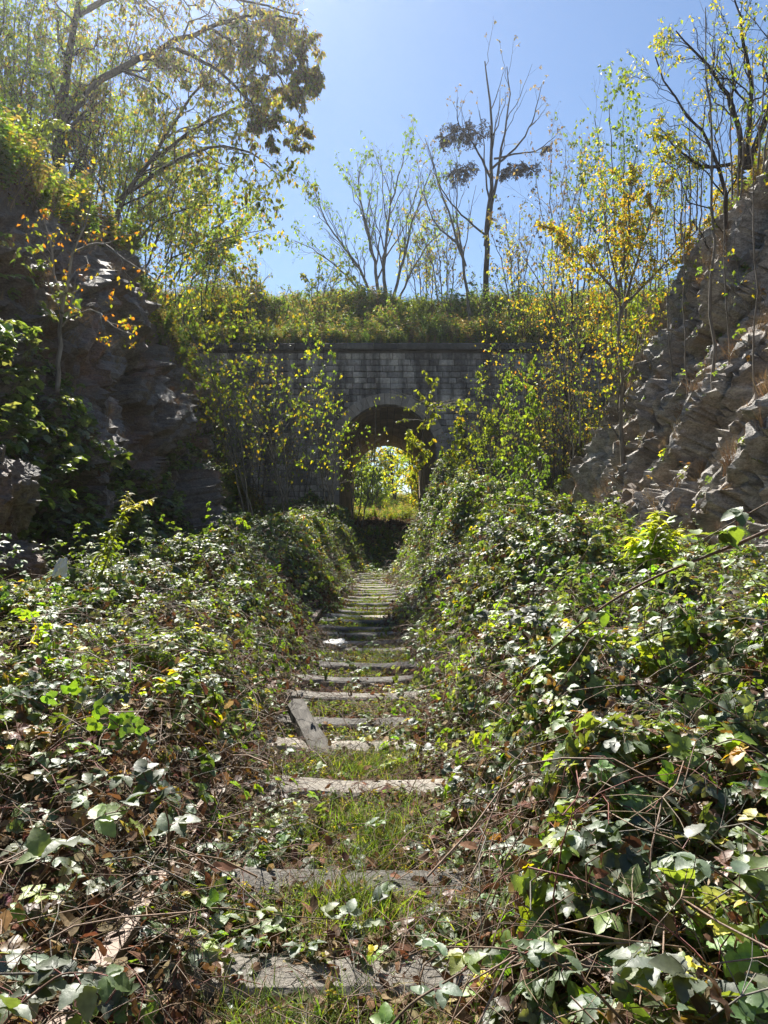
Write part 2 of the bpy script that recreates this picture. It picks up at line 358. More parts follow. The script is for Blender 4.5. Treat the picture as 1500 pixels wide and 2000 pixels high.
CL = {}
def cliff(side, name, mat):
    ys = axis(-8, 33.4, (2, .35), (33.4, .07 if side > 0 else .095))
    nt_ = 130 if side > 0 else 96
    ts = np.linspace(0, 1, nt_)
    Yg, Tg = np.meshgrid(ys, ts, indexing='ij')
    xb, zb, xt, zt = prof(side, Yg)
    a = xb + (xt - xb) * Tg
    z = zb - .4 + (zt - zb + .4) * Tg ** (1.3 if side > 0 else 1.08)
    # stepped ledges
    amp = np.minimum(ss(0, .08, Tg) * .5 + .5, 1 - .75 * ss(.86, 1, Tg))
    rock = (1 - ss(24.5, 28, Yg)) if side > 0 else (1 - .75 * ss(27, 30, Yg))
    dip = R(52 if side > 0 else -25)
    u = Yg * math.cos(dip) - z * math.sin(dip); v = Yg * math.sin(dip) + z * math.cos(dip)
    if side > 0: u, v = Yg * math.cos(dip) + z * math.sin(dip) * -1, Yg * math.sin(dip) + z * math.cos(dip)
    wx = fbm(u * .6, v * .6, 7.3, 4, 77) * .8
    wy = fbm(u * .35, v * .8, 2.3, 4, 78) * .6
    f1, e1 = facets(u / 7 + wx * .5, v / 1.4 + wy, a * .2, 100 + side, 1.0)
    f2, e2 = facets(u / 3.0 + wy * .6, v / .62 + wx * 1.4, a * .4, 200 + side, 1.1)
    f3, e3 = facets(u / 1.2 + wx, v / .26 + wy * 2, a * .9, 300 + side, 1.1)
    f4, e4 = facets(u / .3, v / .12 + wx * 3, a * 2, 400 + side, 1.2)
    k = 1.0 if side > 0 else .8
    d = fbm(Yg * .25, z * .3, side * 3.0, 3, 60) * .45 + k * (f1 * .42 + f2 * .27 + f3 * .13 + f4 * .04) + .14 * (np.abs(fbm(u * .35 + wx * 2, v * 1.5 + wy * 2, 3, 5, 66)) - .35) + .1 * np.abs(fbm(u * 1.5, v * 6, 8, 4, 67))
    d = d - k * .13 * np.exp(-(e1 / .04) ** 2) - k * .05 * np.exp(-(e2 / .08) ** 2)
    d = d * amp * (rock * .85 + .15) + (1 - rock) * fbm(Yg * 1.2, z * 1.2, 1, 4, 13) * .25
    sl = np.arctan2(zt - zb, xt - xb)
    xa = a + d * -np.sin(sl); za = z + d * np.cos(sl) * .7
    yy = Yg + .12 * fbm(Yg * 2, z * 2, 5, 3, 9) * amp
    soil = np.clip(ss(.88, .99, Tg) + (1 - rock) * .9 + .5 * (fbm(Yg * .8, z * .8, 2, 4, 50) > .45), 0, 1)
    V1 = np.stack([side * xa, yy, za], -1)
    # upland behind the edge
    ex = np.array([.4, .9, 1.6, 2.6, 4, 6, 9, 14, 25, 60])
    Y2, E2 = np.meshgrid(ys, ex, indexing='ij')
    xt2 = xa[:, -1:] ; zt2 = za[:, -1:]
    z2 = zt2 + (9.6 + .5 * fbm(Y2 * .2, E2 * .2, side, 3, 4) - zt2) * ss(0, 4, E2) + (2.1 * ss(2, 5.5, E2) * ss(15, 20, Y2) * (side < 0)) + .12 * fbm(Y2, E2, 0, 2, 8)
    V2 = np.stack([side * (xt2 + E2), yy[:, -1:] + 0 * E2, z2], -1)
    V = np.concatenate([V1, V2], 1)
    so = np.concatenate([soil, np.ones_like(E2)], 1)
    me = mesh_np(name, V.reshape(-1, 3), grid_faces(V.shape[0], V.shape[1], side > 0), mat, None, False, {'soil': ('POINT', so.ravel())})
    put(name, me, kind='structure')
    # remember surface samples for scattering
    n = np.cross(V[1:, :-1] - V[:-1, :-1], V[:-1, 1:] - V[:-1, :-1]); n = nrm(n) * (-1 if side < 0 else 1)
    n = np.where(n[..., 2:3] < -.3, -n, n)
    CL[side] = (V[:-1, :-1], n, np.concatenate([Tg, 1 + E2], 1)[:-1, :-1])
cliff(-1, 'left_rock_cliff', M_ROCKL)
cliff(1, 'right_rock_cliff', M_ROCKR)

# embankment above the tunnel
gx = axis(-70, 70, (-14, 4), (14, .3), (70, 4)); gy = axis(32.25, 48.4, (48.4, .3))
X, Y = np.meshgrid(gx, gy); Z = bank_z(X, Y)
Z = Z + .08 * fbm(X * 2.5, Y * 2.5, 0, 3, 90)
put('embankment', mesh_np('embankment', np.c_[X.ravel(), Y.ravel(), Z.ravel()], grid_faces(len(gy), len(gx)), M_BANK, None, True), kind='structure')

# ------------------------------------------------------------------ tunnel
TX, TR, SPR, WY, WE = .15, 2.02, 4.5, 32.0, 48.0
tun = thing('railway_tunnel', 'old stone railway tunnel mouth with round arch under the embankment', 'tunnel', (TX, WY, 0))
TZ0 = .6
def slab_with_arch(y0, y1, r, hw, ztop, ncut=28):
    """vertical slab between y0,y1 with an arched opening, in tunnel coordinates"""
    an = np.linspace(0, math.pi, ncut + 1)
    inner = [(r, -.4)] + [(r * math.cos(a), SPR + r * math.sin(a)) for a in an] + [(-r, -.4)]
    outer = [(hw, -.4)]
    for a in an:
        c, s = math.cos(a), math.sin(a)
        k = min(hw / abs(c) if abs(c) > 1e-6 else 1e9, (ztop - SPR) / s if s > 1e-6 else 1e9)
        outer.append((k * c, SPR + k * s))
    outer.append((-hw, -.4))
    V = []; F = []
    n = len(inner)
    for y in (y0, y1):
        for (p, q) in zip(inner, outer): V += [(p[0], y, p[1]), (q[0], y, q[1])]
    for i in range(n - 1):
        a, b_, c, d = 2 * i, 2 * i + 1, 2 * i + 3, 2 * i + 2
        F.append((a, b_, c, d)); o = 2 * n
        F.append((a + o, d + o, c + o, b_ + o)); F.append((a, d, d + o, a + o)); F.append((b_, b_ + o, c + o, c))
    return np.array(V, float), np.array(F)
HW, ZT = 9.5, 8.78
for nm, y0, y1 in (('portal_wall', .0, .55), ('far_wall', WE - WY, WE - WY + .5)):
    V, F = slab_with_arch(y0, y1, TR + .03, HW, ZT)
    put(nm, mesh_np(nm, V, F, M_MORT), tun)
# lining tube behind the stones
an = np.linspace(-.0, math.pi, 33)
ring = [(TR + .12, -.4)] + [((TR + .12) * math.cos(a), SPR + (TR + .12) * math.sin(a)) for a in an] + [(-TR - .12, -.4)]
L = WE - WY
V = [(p[0], y, p[1]) for y in (.5, L + .02) for p in ring]; n = len(ring)
F = [(i, i + 1, i + 1 + n, i + n) for i in range(n - 1)]
put('tunnel_lining', mesh_np('tunnel_lining', V, F, M_MORT), tun)

def block_mesh(name, mat, seed):
    """unit block, front towards -y, chamfered and uneven; 22 faces"""
    r = np.random.default_rng(seed)
    fr = np.array([(-.5, .12, -.5), (.5, .12, -.5), (.5, .12, .5), (-.5, .12, .5)])
    mid = fr.copy(); mid[:, 0] *= .9; mid[:, 2] *= .86; mid[:, 1] = .0
    fr[:, 1] += .0; bk = fr.copy(); bk[:, 1] = 1
    mid[:, 0] += r.uniform(-.025, .025, 4); mid[:, 2] += r.uniform(-.04, .04, 4); mid[:, 1] += r.uniform(-.05, .09, 4)
    cen = np.array([[r.uniform(-.15, .15), -.06 + r.uniform(-.08, .05), r.uniform(-.15, .15)]])
    V = np.concatenate([bk, fr, mid, cen])
    Q = [(0, 1, 5, 4), (1, 2, 6, 5), (2, 3, 7, 6), (3, 0, 4, 7), (4, 5, 9, 8), (5, 6, 10, 9), (6, 7, 11, 10), (7, 4, 8, 11)]
    T = [(8, 9, 12), (9, 10, 12), (10, 11, 12), (11, 8, 12)]
    return V, T, Q, mesh_np(name, V, [np.array(T), np.array(Q)], mat)
BL = [block_mesh('stone', M_STONE, i) for i in range(10)]
stones = []
z = -.2
row = 0
while z < ZT - .15:
    h = random.choice((.26, .29, .32, .24))
    x = -HW + random.uniform(0, .3)
    while x < HW:
        w = random.uniform(.3, .68)
        cx, cz = x + w / 2, z + h / 2
        rr = math.hypot(cx, cz - SPR) if cz > SPR else abs(cx)
        if rr > TR + .38: stones.append((cx, cz, w - .02, h - .02))
        x += w
    z += h; row += 1
stones.sort(key=lambda s: (abs(s[0] - .3) * .8 + max(0, 7.2 - s[1]) * (1.0)))
acc = Acc()
for i, (cx, cz, w, h) in enumerate(stones):
    V, T, Q, me = random.choice(BL)
    dpt = .16; sy = random.uniform(-.03, .02)
    if i < 300:
        o = put('stone', me, tun, (cx, -.1 + sy, cz)); o.scale = (w, dpt, h); o.rotation_euler = (0, random.uniform(-.02, .02), 0)
    else:
        W = V * np.array([w, dpt, h]) + np.array([cx, -.1 + sy, cz]); c = random.random()
        acc.add(W, T, 0, (c, c, c)); acc.add(W, Q, 0, (c, c, c))
put('far_stones', acc.mesh('far_stones', M_STONE), tun, kind='stuff').name = 'outer_stonework'
# arch ring
def wedge(r0, r1, a0, a1, y0, y1, j=0.0):
    V = []
    for y in (y0, y1):
        for r, a in ((r0, a0), (r1, a0), (r1, a1), (r0, a1)):
            V.append((r * math.cos(a), y, SPR + r * math.sin(a)))
    # middle points for curvature
    F = [(0, 1, 2, 3), (7, 6, 5, 4), (0, 4, 5, 1), (1, 5, 6, 2), (2, 6, 7, 3), (3, 7, 4, 0)]
    return np.array(V) + np.random.default_rng(int(a0 * 1e4) + int(y0 * 100)).uniform(-j, j, (8, 3)), np.array(F)
def bevelled(V, F, nm, mat, w=.012):
    me = mesh_np(nm, V, F, mat); return me
nv = 29
for i in range(nv):
    a0 = math.pi * i / nv + .0035; a1 = math.pi * (i + 1) / nv - .0035
    V, F = wedge(TR, TR + .46, a0, a1, -.17 + random.uniform(-.008, .008), .5, .006)
    put('voussoir', mesh_np('voussoir', V, F, M_RING), tun)
for s in (-1, 1):
    z = .2
    while z < SPR - .02:
        h = min(.42, SPR - z)
        w = .46 if int(z / .42) % 2 else .36
        x0, x1 = sorted((s * TR, s * (TR + w)))
        V = np.array([(x, y, q) for q in (z + .006, z + h - .006) for (x, y) in ((x0, -.17), (x1, -.17), (x1, .5), (x0, .5))]) + rng.uniform(-.006, .006, (8, 3))
        F = [(0, 1, 5, 4), (1, 2, 6, 5), (2, 3, 7, 6), (3, 0, 4, 7), (4, 5, 6, 7), (3, 2, 1, 0)]
        put('jamb_stone', mesh_np('jamb_stone', V, F, M_RING), tun); z += h
# coping
x = -HW
while x < HW:
    w = random.uniform(.9, 1.3)
    V = np.array([(x + dx, y, q) for (y, q) in ((-.3, 8.80), (.62, 8.80), (.62, 9.06), (-.26, 9.06), (-.3, 9.0)) for dx in (.008, w - .008)]) + rng.uniform(-.008, .008, (10, 3))
    F4 = [(0, 1, 3, 2)[::-1], (2, 3, 5, 4)[::-1], (4, 5, 7, 6)[::-1], (6, 7, 9, 8)[::-1], (8, 9, 1, 0)[::-1]]
    me = mesh_np('coping_stone', V, [np.array(F4), np.array([(0, 2, 4), (0, 4, 6), (0, 6, 8), (1, 5, 3), (1, 7, 5), (1, 9, 7)])], M_COPE)
    put('coping_stone', me, tun); x += w
# vault stones: 20 round the arch, 14 along
na, nl = 20, 14
for i in range(na):
    for j in range(nl):
        a0 = math.pi * i / na + .006; a1 = math.pi * (i + 1) / na - .006
        off = .35 if i % 2 else 0
        y0 = .56 + (L - .6) * j / nl + .012 + (off if j else 0); y1 = .56 + (L - .6) * (j + 1) / nl - .012 + (off if j < nl - 1 else 0)
        dr = random.uniform(-.012, .012)
        V, F = wedge(TR + dr, TR + .15, a0, a1, y0, y1)
        put('vault_stone', mesh_np('vault_stone', V, F, M_VAULT), tun)
for s in (-1, 1):
    for j in range(12):
        for k in range(8):
            y0 = .56 + (L - .6) * j / 12 + .01 + (.5 if k % 2 and j else 0); y1 = .56 + (L - .6) * (j + 1) / 12 - .01 + (.5 if k % 2 and j < 11 else 0)
            z0 = .4 + 4.1 * k / 8 + .01; z1 = .4 + 4.1 * (k + 1) / 8 - .01; dr = random.uniform(-.01, .012)
            x0, x1 = sorted((s * (TR + dr), s * (TR + .14)))
            V = [(x, y, q) for q in (z0, z1) for (x, y) in ((x0, y0), (x1, y0), (x1, y1), (x0, y1))]
            put('side_stone', mesh_np('side_stone', V, [(0, 1, 5, 4), (1, 2, 6, 5), (2, 3, 7, 6), (3, 0, 4, 7), (4, 5, 6, 7), (3, 2, 1, 0)], M_VAULT), tun)

# ------------------------------------------------------------------ railway track
trk = thing('railway_track', 'disused railway track of concrete sleepers and rusty rails half buried in bramble', 'railway track', (0, 0, 0))
def rail_mesh(off):
    pr = [(-.035, .15), (.035, .15), (.037, .115), (.012, .10), (.010, .03), (.065, .015), (.065, 0), (-.065, 0), (-.065, .015), (-.010, .03), (-.012, .10), (-.037, .115)]
    ys = np.arange(.5, 31, .5); V = []; k = len(pr)
    for y in ys:
        cx = float(path_x(y)) - .0 + off
        for (a, b_) in pr: V.append((cx + a, y, b_ - .02))
    F = [(i * k + j, i * k + (j + 1) % k, (i + 1) * k + (j + 1) % k, (i + 1) * k + j) for i in range(len(ys) - 1) for j in range(k)]
    return mesh_np('rail', V, [np.array(F)], M_RAIL)
for s in (-1, 1): put('rail', rail_mesh(s * .72), trk)
def sleeper_mesh(seed):
    r = np.random.default_rng(seed)
    nx = 23; xs = np.linspace(-1.15, 1.15, nx); V = []
    pr = [(-.14, -.16), (-.125, -.015), (-.105, .0), (-.0, .012), (.105, .0), (.125, -.015), (.14, -.16)]
    for x in xs:
        dip = -.03 * math.exp(-(x / .45) ** 4)
        for (a, z_) in pr:
            V.append((x, a + r.uniform(-.006, .006), z_ + dip + r.uniform(-.005, .005)))
    k = len(pr)
    F = [(i * k + j, (i + 1) * k + j, (i + 1) * k + j + 1, i * k + j + 1) for i in range(nx - 1) for j in range(k - 1)]
    me = mesh_np('sleeper', V, [np.array(F), np.array([tuple(range(k))[i:i + 1] * 0 + (0, 1, 6) for i in range(1)])], M_CONC)
    e = [list(range(k)), list(range((nx - 1) * k, nx * k))[::-1]]
    return V, F, e
def mk_sleeper(seed):
    V, F, e = sleeper_mesh(seed)
    me = bpy.data.meshes.new('sleeper'); me.from_pydata([tuple(v) for v in V], [], [tuple(f) for f in F] + [tuple(x) for x in e]); me.materials.append(M_CONC); me.update()
    return me
SM = [mk_sleeper(i) for i in range(4)]
sy = [1.85, 2.5, 3.13, 4.24, 5.08, 5.65, 6.4, 7.05, 7.8, 8.75]
while sy[-1] < 27: sy.append(sy[-1] + .66)
for i, y in enumerate(sy):
    o = put('sleeper', SM[i % 4], trk, (float(path_x(y)) + random.uniform(-.05, .05), y, .0 + random.uniform(-.01, .012) + (.035 if y > 6 else 0)))
    o.rotation_euler = (random.uniform(-.03, .03), random.uniform(-.012, .012), random.uniform(-.03, .03))
    o.scale = (1, .86, 1)
    if y in (7.8, 8.75): o.rotation_euler[2] = -.12

# ------------------------------------------------------------------ leaf, twig and tuft pieces for scattering
G = dict(dg=(.065, .095, .05), g=(.095, .145, .05), bg=(.13, .165, .11), yg=(.20, .26, .035), lg=(.12, .19, .03), y=(.42, .34, .03), o=(.42, .19, .03), br=(.13, .08, .045), tan=(.24, .18, .11), gr=(.16, .14, .12), red=(.16, .05, .04))
def frame(d, up):
    d = np.array(d, float); d /= np.linalg.norm(d); s = np.cross(d, up); s = s / max(np.linalg.norm(s), 1e-6); u = np.cross(s, d)
    return d, s, u
def leaflet(acc, p, d, up, L, W, col, r, mi=0, rows=6, fold=.28, curl=.25, serr=.12):
    d, s, u = frame(d, up)
    V = []; 
    for i in range(rows + 1):
        t = i / rows
        w = W * .5 * math.sin(math.pi * min(1, t * .98 + .02) ** .8) ** .75 * (1 + (serr if i % 2 else -serr) * (0 < i < rows))
        if i == rows: w = 0
        c = -curl * L * t * t; wob = r.uniform(-.03, .03) * L
        m = np.array(p) + d * L * t + u * c
        V += [m - s * w + u * (fold * w + wob), m, m + s * w + u * (fold * w - wob)]
    F = []
    for i in range(rows):
        a = 3 * i; F += [(a, a + 1, a + 4, a + 3), (a + 1, a + 2, a + 5, a + 4)]
    acc.add(V, F, mi, col)
def jit(c, r, k=.2):
    return np.clip(np.array(c) * (1 + r.uniform(-k, k)) * (1 + r.uniform(-.08, .08, 3)), 0, 1)
def bramble_spray(seed, cols, L=.062, n=3, stem=.16):
    r = np.random.default_rng(seed); acc = Acc()
    pts = np.array([[0, 0, -.06], [stem * .35, .01, .0], [stem * .7, 0, .015], [stem * 1.1, -.01, 0]]) + r.normal(0, .008, (4, 3)); pts[:, 0] -= stem * .5
    tubes(acc, pts[None], np.array([[.0028, .0025, .002, .0015]]), 3, 1, jit(G['br'] if r.random() < .5 else G['red'], r))
    for k in range(n):
        t = (k + .6) / n; b_ = pts[0] * (1 - t) + pts[-1] * t + np.array([0, 0, .01])
        az = r.uniform(0, 6.28) if k else 0; el = r.uniform(.0, .6)
        d = np.array([math.cos(az) * math.cos(el), math.sin(az) * math.cos(el), math.sin(el)])
        q = b_ + d * r.uniform(.03, .06)
        tubes(acc, np.array([[b_, q]]), np.array([[.0012, .001]]), 3, 1, jit(G['br'], r))
        up = np.array([r.normal(0, .3), r.normal(0, .3), 1.])
        c = jit(cols[r.integers(len(cols))], r)
        d2, s, u = frame(d, up)
        l = L * r.uniform(.8, 1.25)
        leaflet(acc, q, d + u * r.uniform(-.3, .1), up, l * 1.15, l * .85, c, r)
        for sg in (-1, 1):
            leaflet(acc, q, s * sg + d * .35 + u * r.uniform(-.3, .15), up, l, l * .72, jit(c, r, .12), r)
    me = acc.mesh('bramble_spray', [M_BRAM, M_CANE], True); return me
def cane(seed, L, col, rad=.004, arch=.5, n=7):
    r = np.random.default_rng(seed); acc = Acc()
    t = np.linspace(0, 1, n)
    x = L * t; z = arch * L * (t - t * t) * 2; y = L * .12 * np.sin(t * 4 + r.uniform(0, 6))
    p = np.c_[x - L / 2, y, z] + r.normal(0, L * .02, (n, 3))
    tubes(acc, p[None], (rad * (1.2 - t * .8))[None], 4, 0, jit(col, r))
    for k in range(4):
        i = r.integers(1, n - 1); d = r.normal(0, 1, 3); d /= np.linalg.norm(d)
        tubes(acc, np.array([[p[i], p[i] + d * L * .12, p[i] + d * L * .22 + r.normal(0, L * .03, 3)]]), np.array([[rad * .6, rad * .45, rad * .3]]), 3, 0, jit(col, r))
    return acc.mesh('cane_piece', [M_CANE], True)
def tuft(seed, n, H, W, col, spread=.5, mat=None, w=.004):
    r = np.random.default_rng(seed); acc = Acc()
    for k in range(n):
        az = r.uniform(0, 6.28); o = r.normal(0, W, 2); h = H * r.uniform(.5, 1.2); sp = spread * r.uniform(.2, 1) * h
        d = np.array([math.cos(az), math.sin(az), 0]); s = np.array([-d[1], d[0], 0]) * w * r.uniform(.6, 1.3)
        b_ = np.array([o[0], o[1], 0]); V = []
        for t in (0, .35, .7, 1):
            c = b_ + d * sp * t ** 1.8 + np.array([0, 0, h * (t - .25 * t * t * (sp / h))]); V += [c - s * (1 - t * .95), c + s * (1 - t * .95)]
        acc.add(V, [(0, 1, 3, 2), (2, 3, 5, 4), (4, 5, 7, 6)], 0, jit(col, r, .35))
    return acc.mesh('tuft', [mat or M_WEED], False)
def herb(seed, H, nl, ls, cols, ratio=.45, stems=3, stemcol=(.16, .15, .06), tipcol=None, lean=.25, droop=.2):
    """leafy upright weed: stems with many narrow or round leaves"""
    r = np.random.default_rng(seed); acc = Acc()
    for q in range(stems):
        az = r.uniform(0, 6.28); h = H * r.uniform(.6, 1.1); ln = lean * r.uniform(.2, 1)
        t = np.linspace(0, 1, 6); p = np.c_[math.cos(az) * ln * h * t ** 1.6, math.sin(az) * ln * h * t ** 1.6, h * t] + r.normal(0, .012 * H, (6, 3)) * t[:, None]
        tubes(acc, p[None], (.003 * (1.3 - t))[None] * max(1, H), 3, 1, jit(stemcol, r))
        for k in range(nl):
            tt = r.uniform(.15, 1); i = min(4, int(tt * 5)); c = p[i] + (p[i + 1] - p[i]) * (tt * 5 - i)
            a = r.uniform(0, 6.28); d = np.array([math.cos(a), math.sin(a), r.uniform(-droop, .5)]); l = ls * r.uniform(.6, 1.25) * (1.1 - .5 * tt)
            d, s, u = frame(d, np.array([r.normal(0, .3), r.normal(0, .3), 1]))
            w = l * ratio * .5; col = jit(cols[r.integers(len(cols))] if not (tipcol and tt > .8) else tipcol, r)
            acc.add([c, c + d * l * .45 - s * w + u * w * .3, c + d * l * .9 - u * l * .15, c + d * l * .45 + s * w + u * w * .3], [(0, 1, 2), (0, 2, 3)], 0, col)
    return acc.mesh('herb', [M_WEED, M_CANE], False)
def dry_leaf(seed, L=.06):
    r = np.random.default_rng(seed); acc = Acc()
    for k in range(3):
        leaflet(acc, r.normal(0, .05, 3) * [1, 1, .2], [math.cos(k * 2.2), math.sin(k * 2.2), r.uniform(-.1, .3)], [r.normal(0, .4), r.normal(0, .4), 1], L * r.uniform(.6, 1.2), L * .5, jit(G['tan'] if r.random() < .4 else G['br'], r, .4), r, rows=4, curl=r.uniform(-.5, .6), fold=r.uniform(-.4, .7))
    return acc.mesh('dry_leaf', [M_DRY], False)

# scattering with geometry nodes: points carry rotation, scale and variant
def scatter(name, pts, nor, scl, meshes, label=None, tilt=.35, weights=None, parent=None, idx=None):
    n = len(pts); pts = np.asarray(pts)
    nor = nrm(nor + rng.normal(0, tilt, (n, 3)))
    a = nrm(np.cross(nor, rng.normal(0, 1, (n, 3)))); b_ = np.cross(nor, a)
    # matrix columns a, b, nor -> euler XYZ
    ry = np.arcsin(np.clip(-a[:, 2], -1, 1)); rx = np.arctan2(b_[:, 2], nor[:, 2]); rz = np.arctan2(a[:, 1], a[:, 0])
    me = bpy.data.meshes.new(name); me.vertices.add(n); me.vertices.foreach_set('co', pts.astype(np.float32).ravel())
    at = me.attributes.new('rot', 'FLOAT_VECTOR', 'POINT'); at.data.foreach_set('vector', np.c_[rx, ry, rz].astype(np.float32).ravel())
    at = me.attributes.new('scl', 'FLOAT', 'POINT'); at.data.foreach_set('value', np.broadcast_to(scl, n).astype(np.float32))
    if idx is None: idx = rng.choice(len(meshes), n, p=weights)
    at = me.attributes.new('idx', 'INT', 'POINT'); at.data.foreach_set('value', np.asarray(idx).astype(np.int32))
    me.update()
    o = put(name, me, parent, kind='stuff', label=label)
    ng = bpy.data.node_groups.new('scatter_' + name, 'GeometryNodeTree')
    ng.interface.new_socket('Geometry', in_out='INPUT', socket_type='NodeSocketGeometry')
    ng.interface.new_socket('Geometry', in_out='OUTPUT', socket_type='NodeSocketGeometry')
    gi = ng.nodes.new('NodeGroupInput'); go = ng.nodes.new('NodeGroupOutput')
    iop = ng.nodes.new('GeometryNodeInstanceOnPoints'); iop.inputs['Pick Instance'].default_value = True
    jn = ng.nodes.new('GeometryNodeJoinGeometry')
    for m_ in reversed(meshes):
        so = bpy.data.objects.new(m_.name, m_)
        oi = ng.nodes.new('GeometryNodeObjectInfo'); oi.inputs['Object'].default_value = so; oi.inputs['As Instance'].default_value = False
        g2 = ng.nodes.new('GeometryNodeGeometryToInstance')
        ng.links.new(oi.outputs['Geometry'], g2.inputs[0]); ng.links.new(g2.outputs[0], jn.inputs[0])
    def attr(nm, typ):
        q = ng.nodes.new('GeometryNodeInputNamedAttribute'); q.data_type = typ; q.inputs['Name'].default_value = nm; return q.outputs['Attribute']
    ng.links.new(gi.outputs[0], iop.inputs['Points']); ng.links.new(jn.outputs[0], iop.inputs['Instance'])
    ng.links.new(attr('idx', 'INT'), iop.inputs['Instance Index'])
    ng.links.new(attr('rot', 'FLOAT_VECTOR'), iop.inputs['Rotation']); ng.links.new(attr('scl', 'FLOAT'), iop.inputs['Scale'])
    ng.links.new(iop.outputs[0], go.inputs[0])
    md = o.modifiers.new('scatter', 'NODES'); md.node_group = ng
    return o

def sample_thicket(dens, x0, x1, y0, y1, hmin=.08):
    """points on the canopy with density (per square metre of canopy) given by dens(y)"""
    n = int((x1 - x0) * (y1 - y0) * 900)
    x = rng.uniform(x0, x1, n); y = rng.uniform(y0, y1, n)
    e = .05
    h = thicket(x, y); gxn = (thicket(x + e, y) - thicket(x - e, y)) / (2 * e); gyn = (thicket(x, y + e) - thicket(x, y - e)) / (2 * e)
    gl = np.sqrt(1 + gxn ** 2 + gyn ** 2)
    keep = (rng.random(n) < dens(x, y) / 900 * np.minimum(gl, 4)) & (h > hmin)
    x, y, h, gxn, gyn, gl = [v[keep] for v in (x, y, h, gxn, gyn, gl)]
    step = 1.0 * ss(24.4, 29.6, y)
    return x, y, h, np.c_[-gxn / gl, -gyn / gl, 1 / gl], step

# left and right bramble thickets
dk = [G['dg'], G['g'], G['bg'], G['bg'], G['dg'], G['g']]
sprays = [bramble_spray(i, dk, .06) for i in range(5)] + [bramble_spray(10 + i, [G['g'], G['bg'], G['lg']], .066) for i in range(3)] \
    + [bramble_spray(20, [G['yg'], G['lg'], G['g']], .06), bramble_spray(21, [G['y'], G['yg'], G['lg']], .055), bramble_spray(22, [G['br'], G['tan']], .05)]
wts = np.array([.10] * 5 + [.10] * 3 + [.09, .05, .15]); wts /= wts.sum()
canes = [cane(30 + i, L_, c, rd, ar) for i, (L_, c, rd, ar) in enumerate([(.7, G['tan'], .003, .5), (1.0, G['br'], .004, .7), (.5, G['tan'], .0028, .3), (.8, G['red'], .003, .6), (1.1, G['tan'], .004, .6), (.6, G['tan'], .0024, .25), (.9, G['gr'], .0036, .5)])]
def shoot(seed, cols, L=.75):
    r = np.random.default_rng(seed); acc = Acc(); t = np.linspace(0, 1, 9); az = 0
    p = np.c_[L * .75 * t ** 1.6, .05 * np.sin(t * 5 + seed), L * (t - .45 * t ** 2.2)] + r.normal(0, .008, (9, 3)); p[0] = (0, 0, -.15)
    tubes(acc, p[None], np.linspace(.0035, .0012, 9)[None], 4, 1, jit(G['br'], r))
    for k in range(9):
        i = 2 + k % 7; c = p[i] * .6 + p[i - 1] * .4; a_ = r.uniform(0, 6.28); d = np.array([math.cos(a_), math.sin(a_), .3]); q = c + d * .04
        up = np.array([r.normal(0, .3), r.normal(0, .3), 1.]); cc = jit(cols[r.integers(len(cols))], r); d2, s_, u_ = frame(d, up)
        leaflet(acc, q, d - u_ * .2, up, .06, .045, cc, r)
        for sg in (-1, 1): leaflet(acc, q, s_ * sg + d * .35 - u_ * .1, up, .052, .038, jit(cc, r, .12), r)
    return acc.mesh('bramble_shoot', [M_BRAM, M_CANE], True)
shoots = [shoot(140 + i, c) for i, c in enumerate([[G['g'], G['lg']], [G['bg'], G['g']], [G['lg'], G['yg']], [G['bg'], G['dg']]])]
drys = [dry_leaf(50 + i) for i in range(4)]
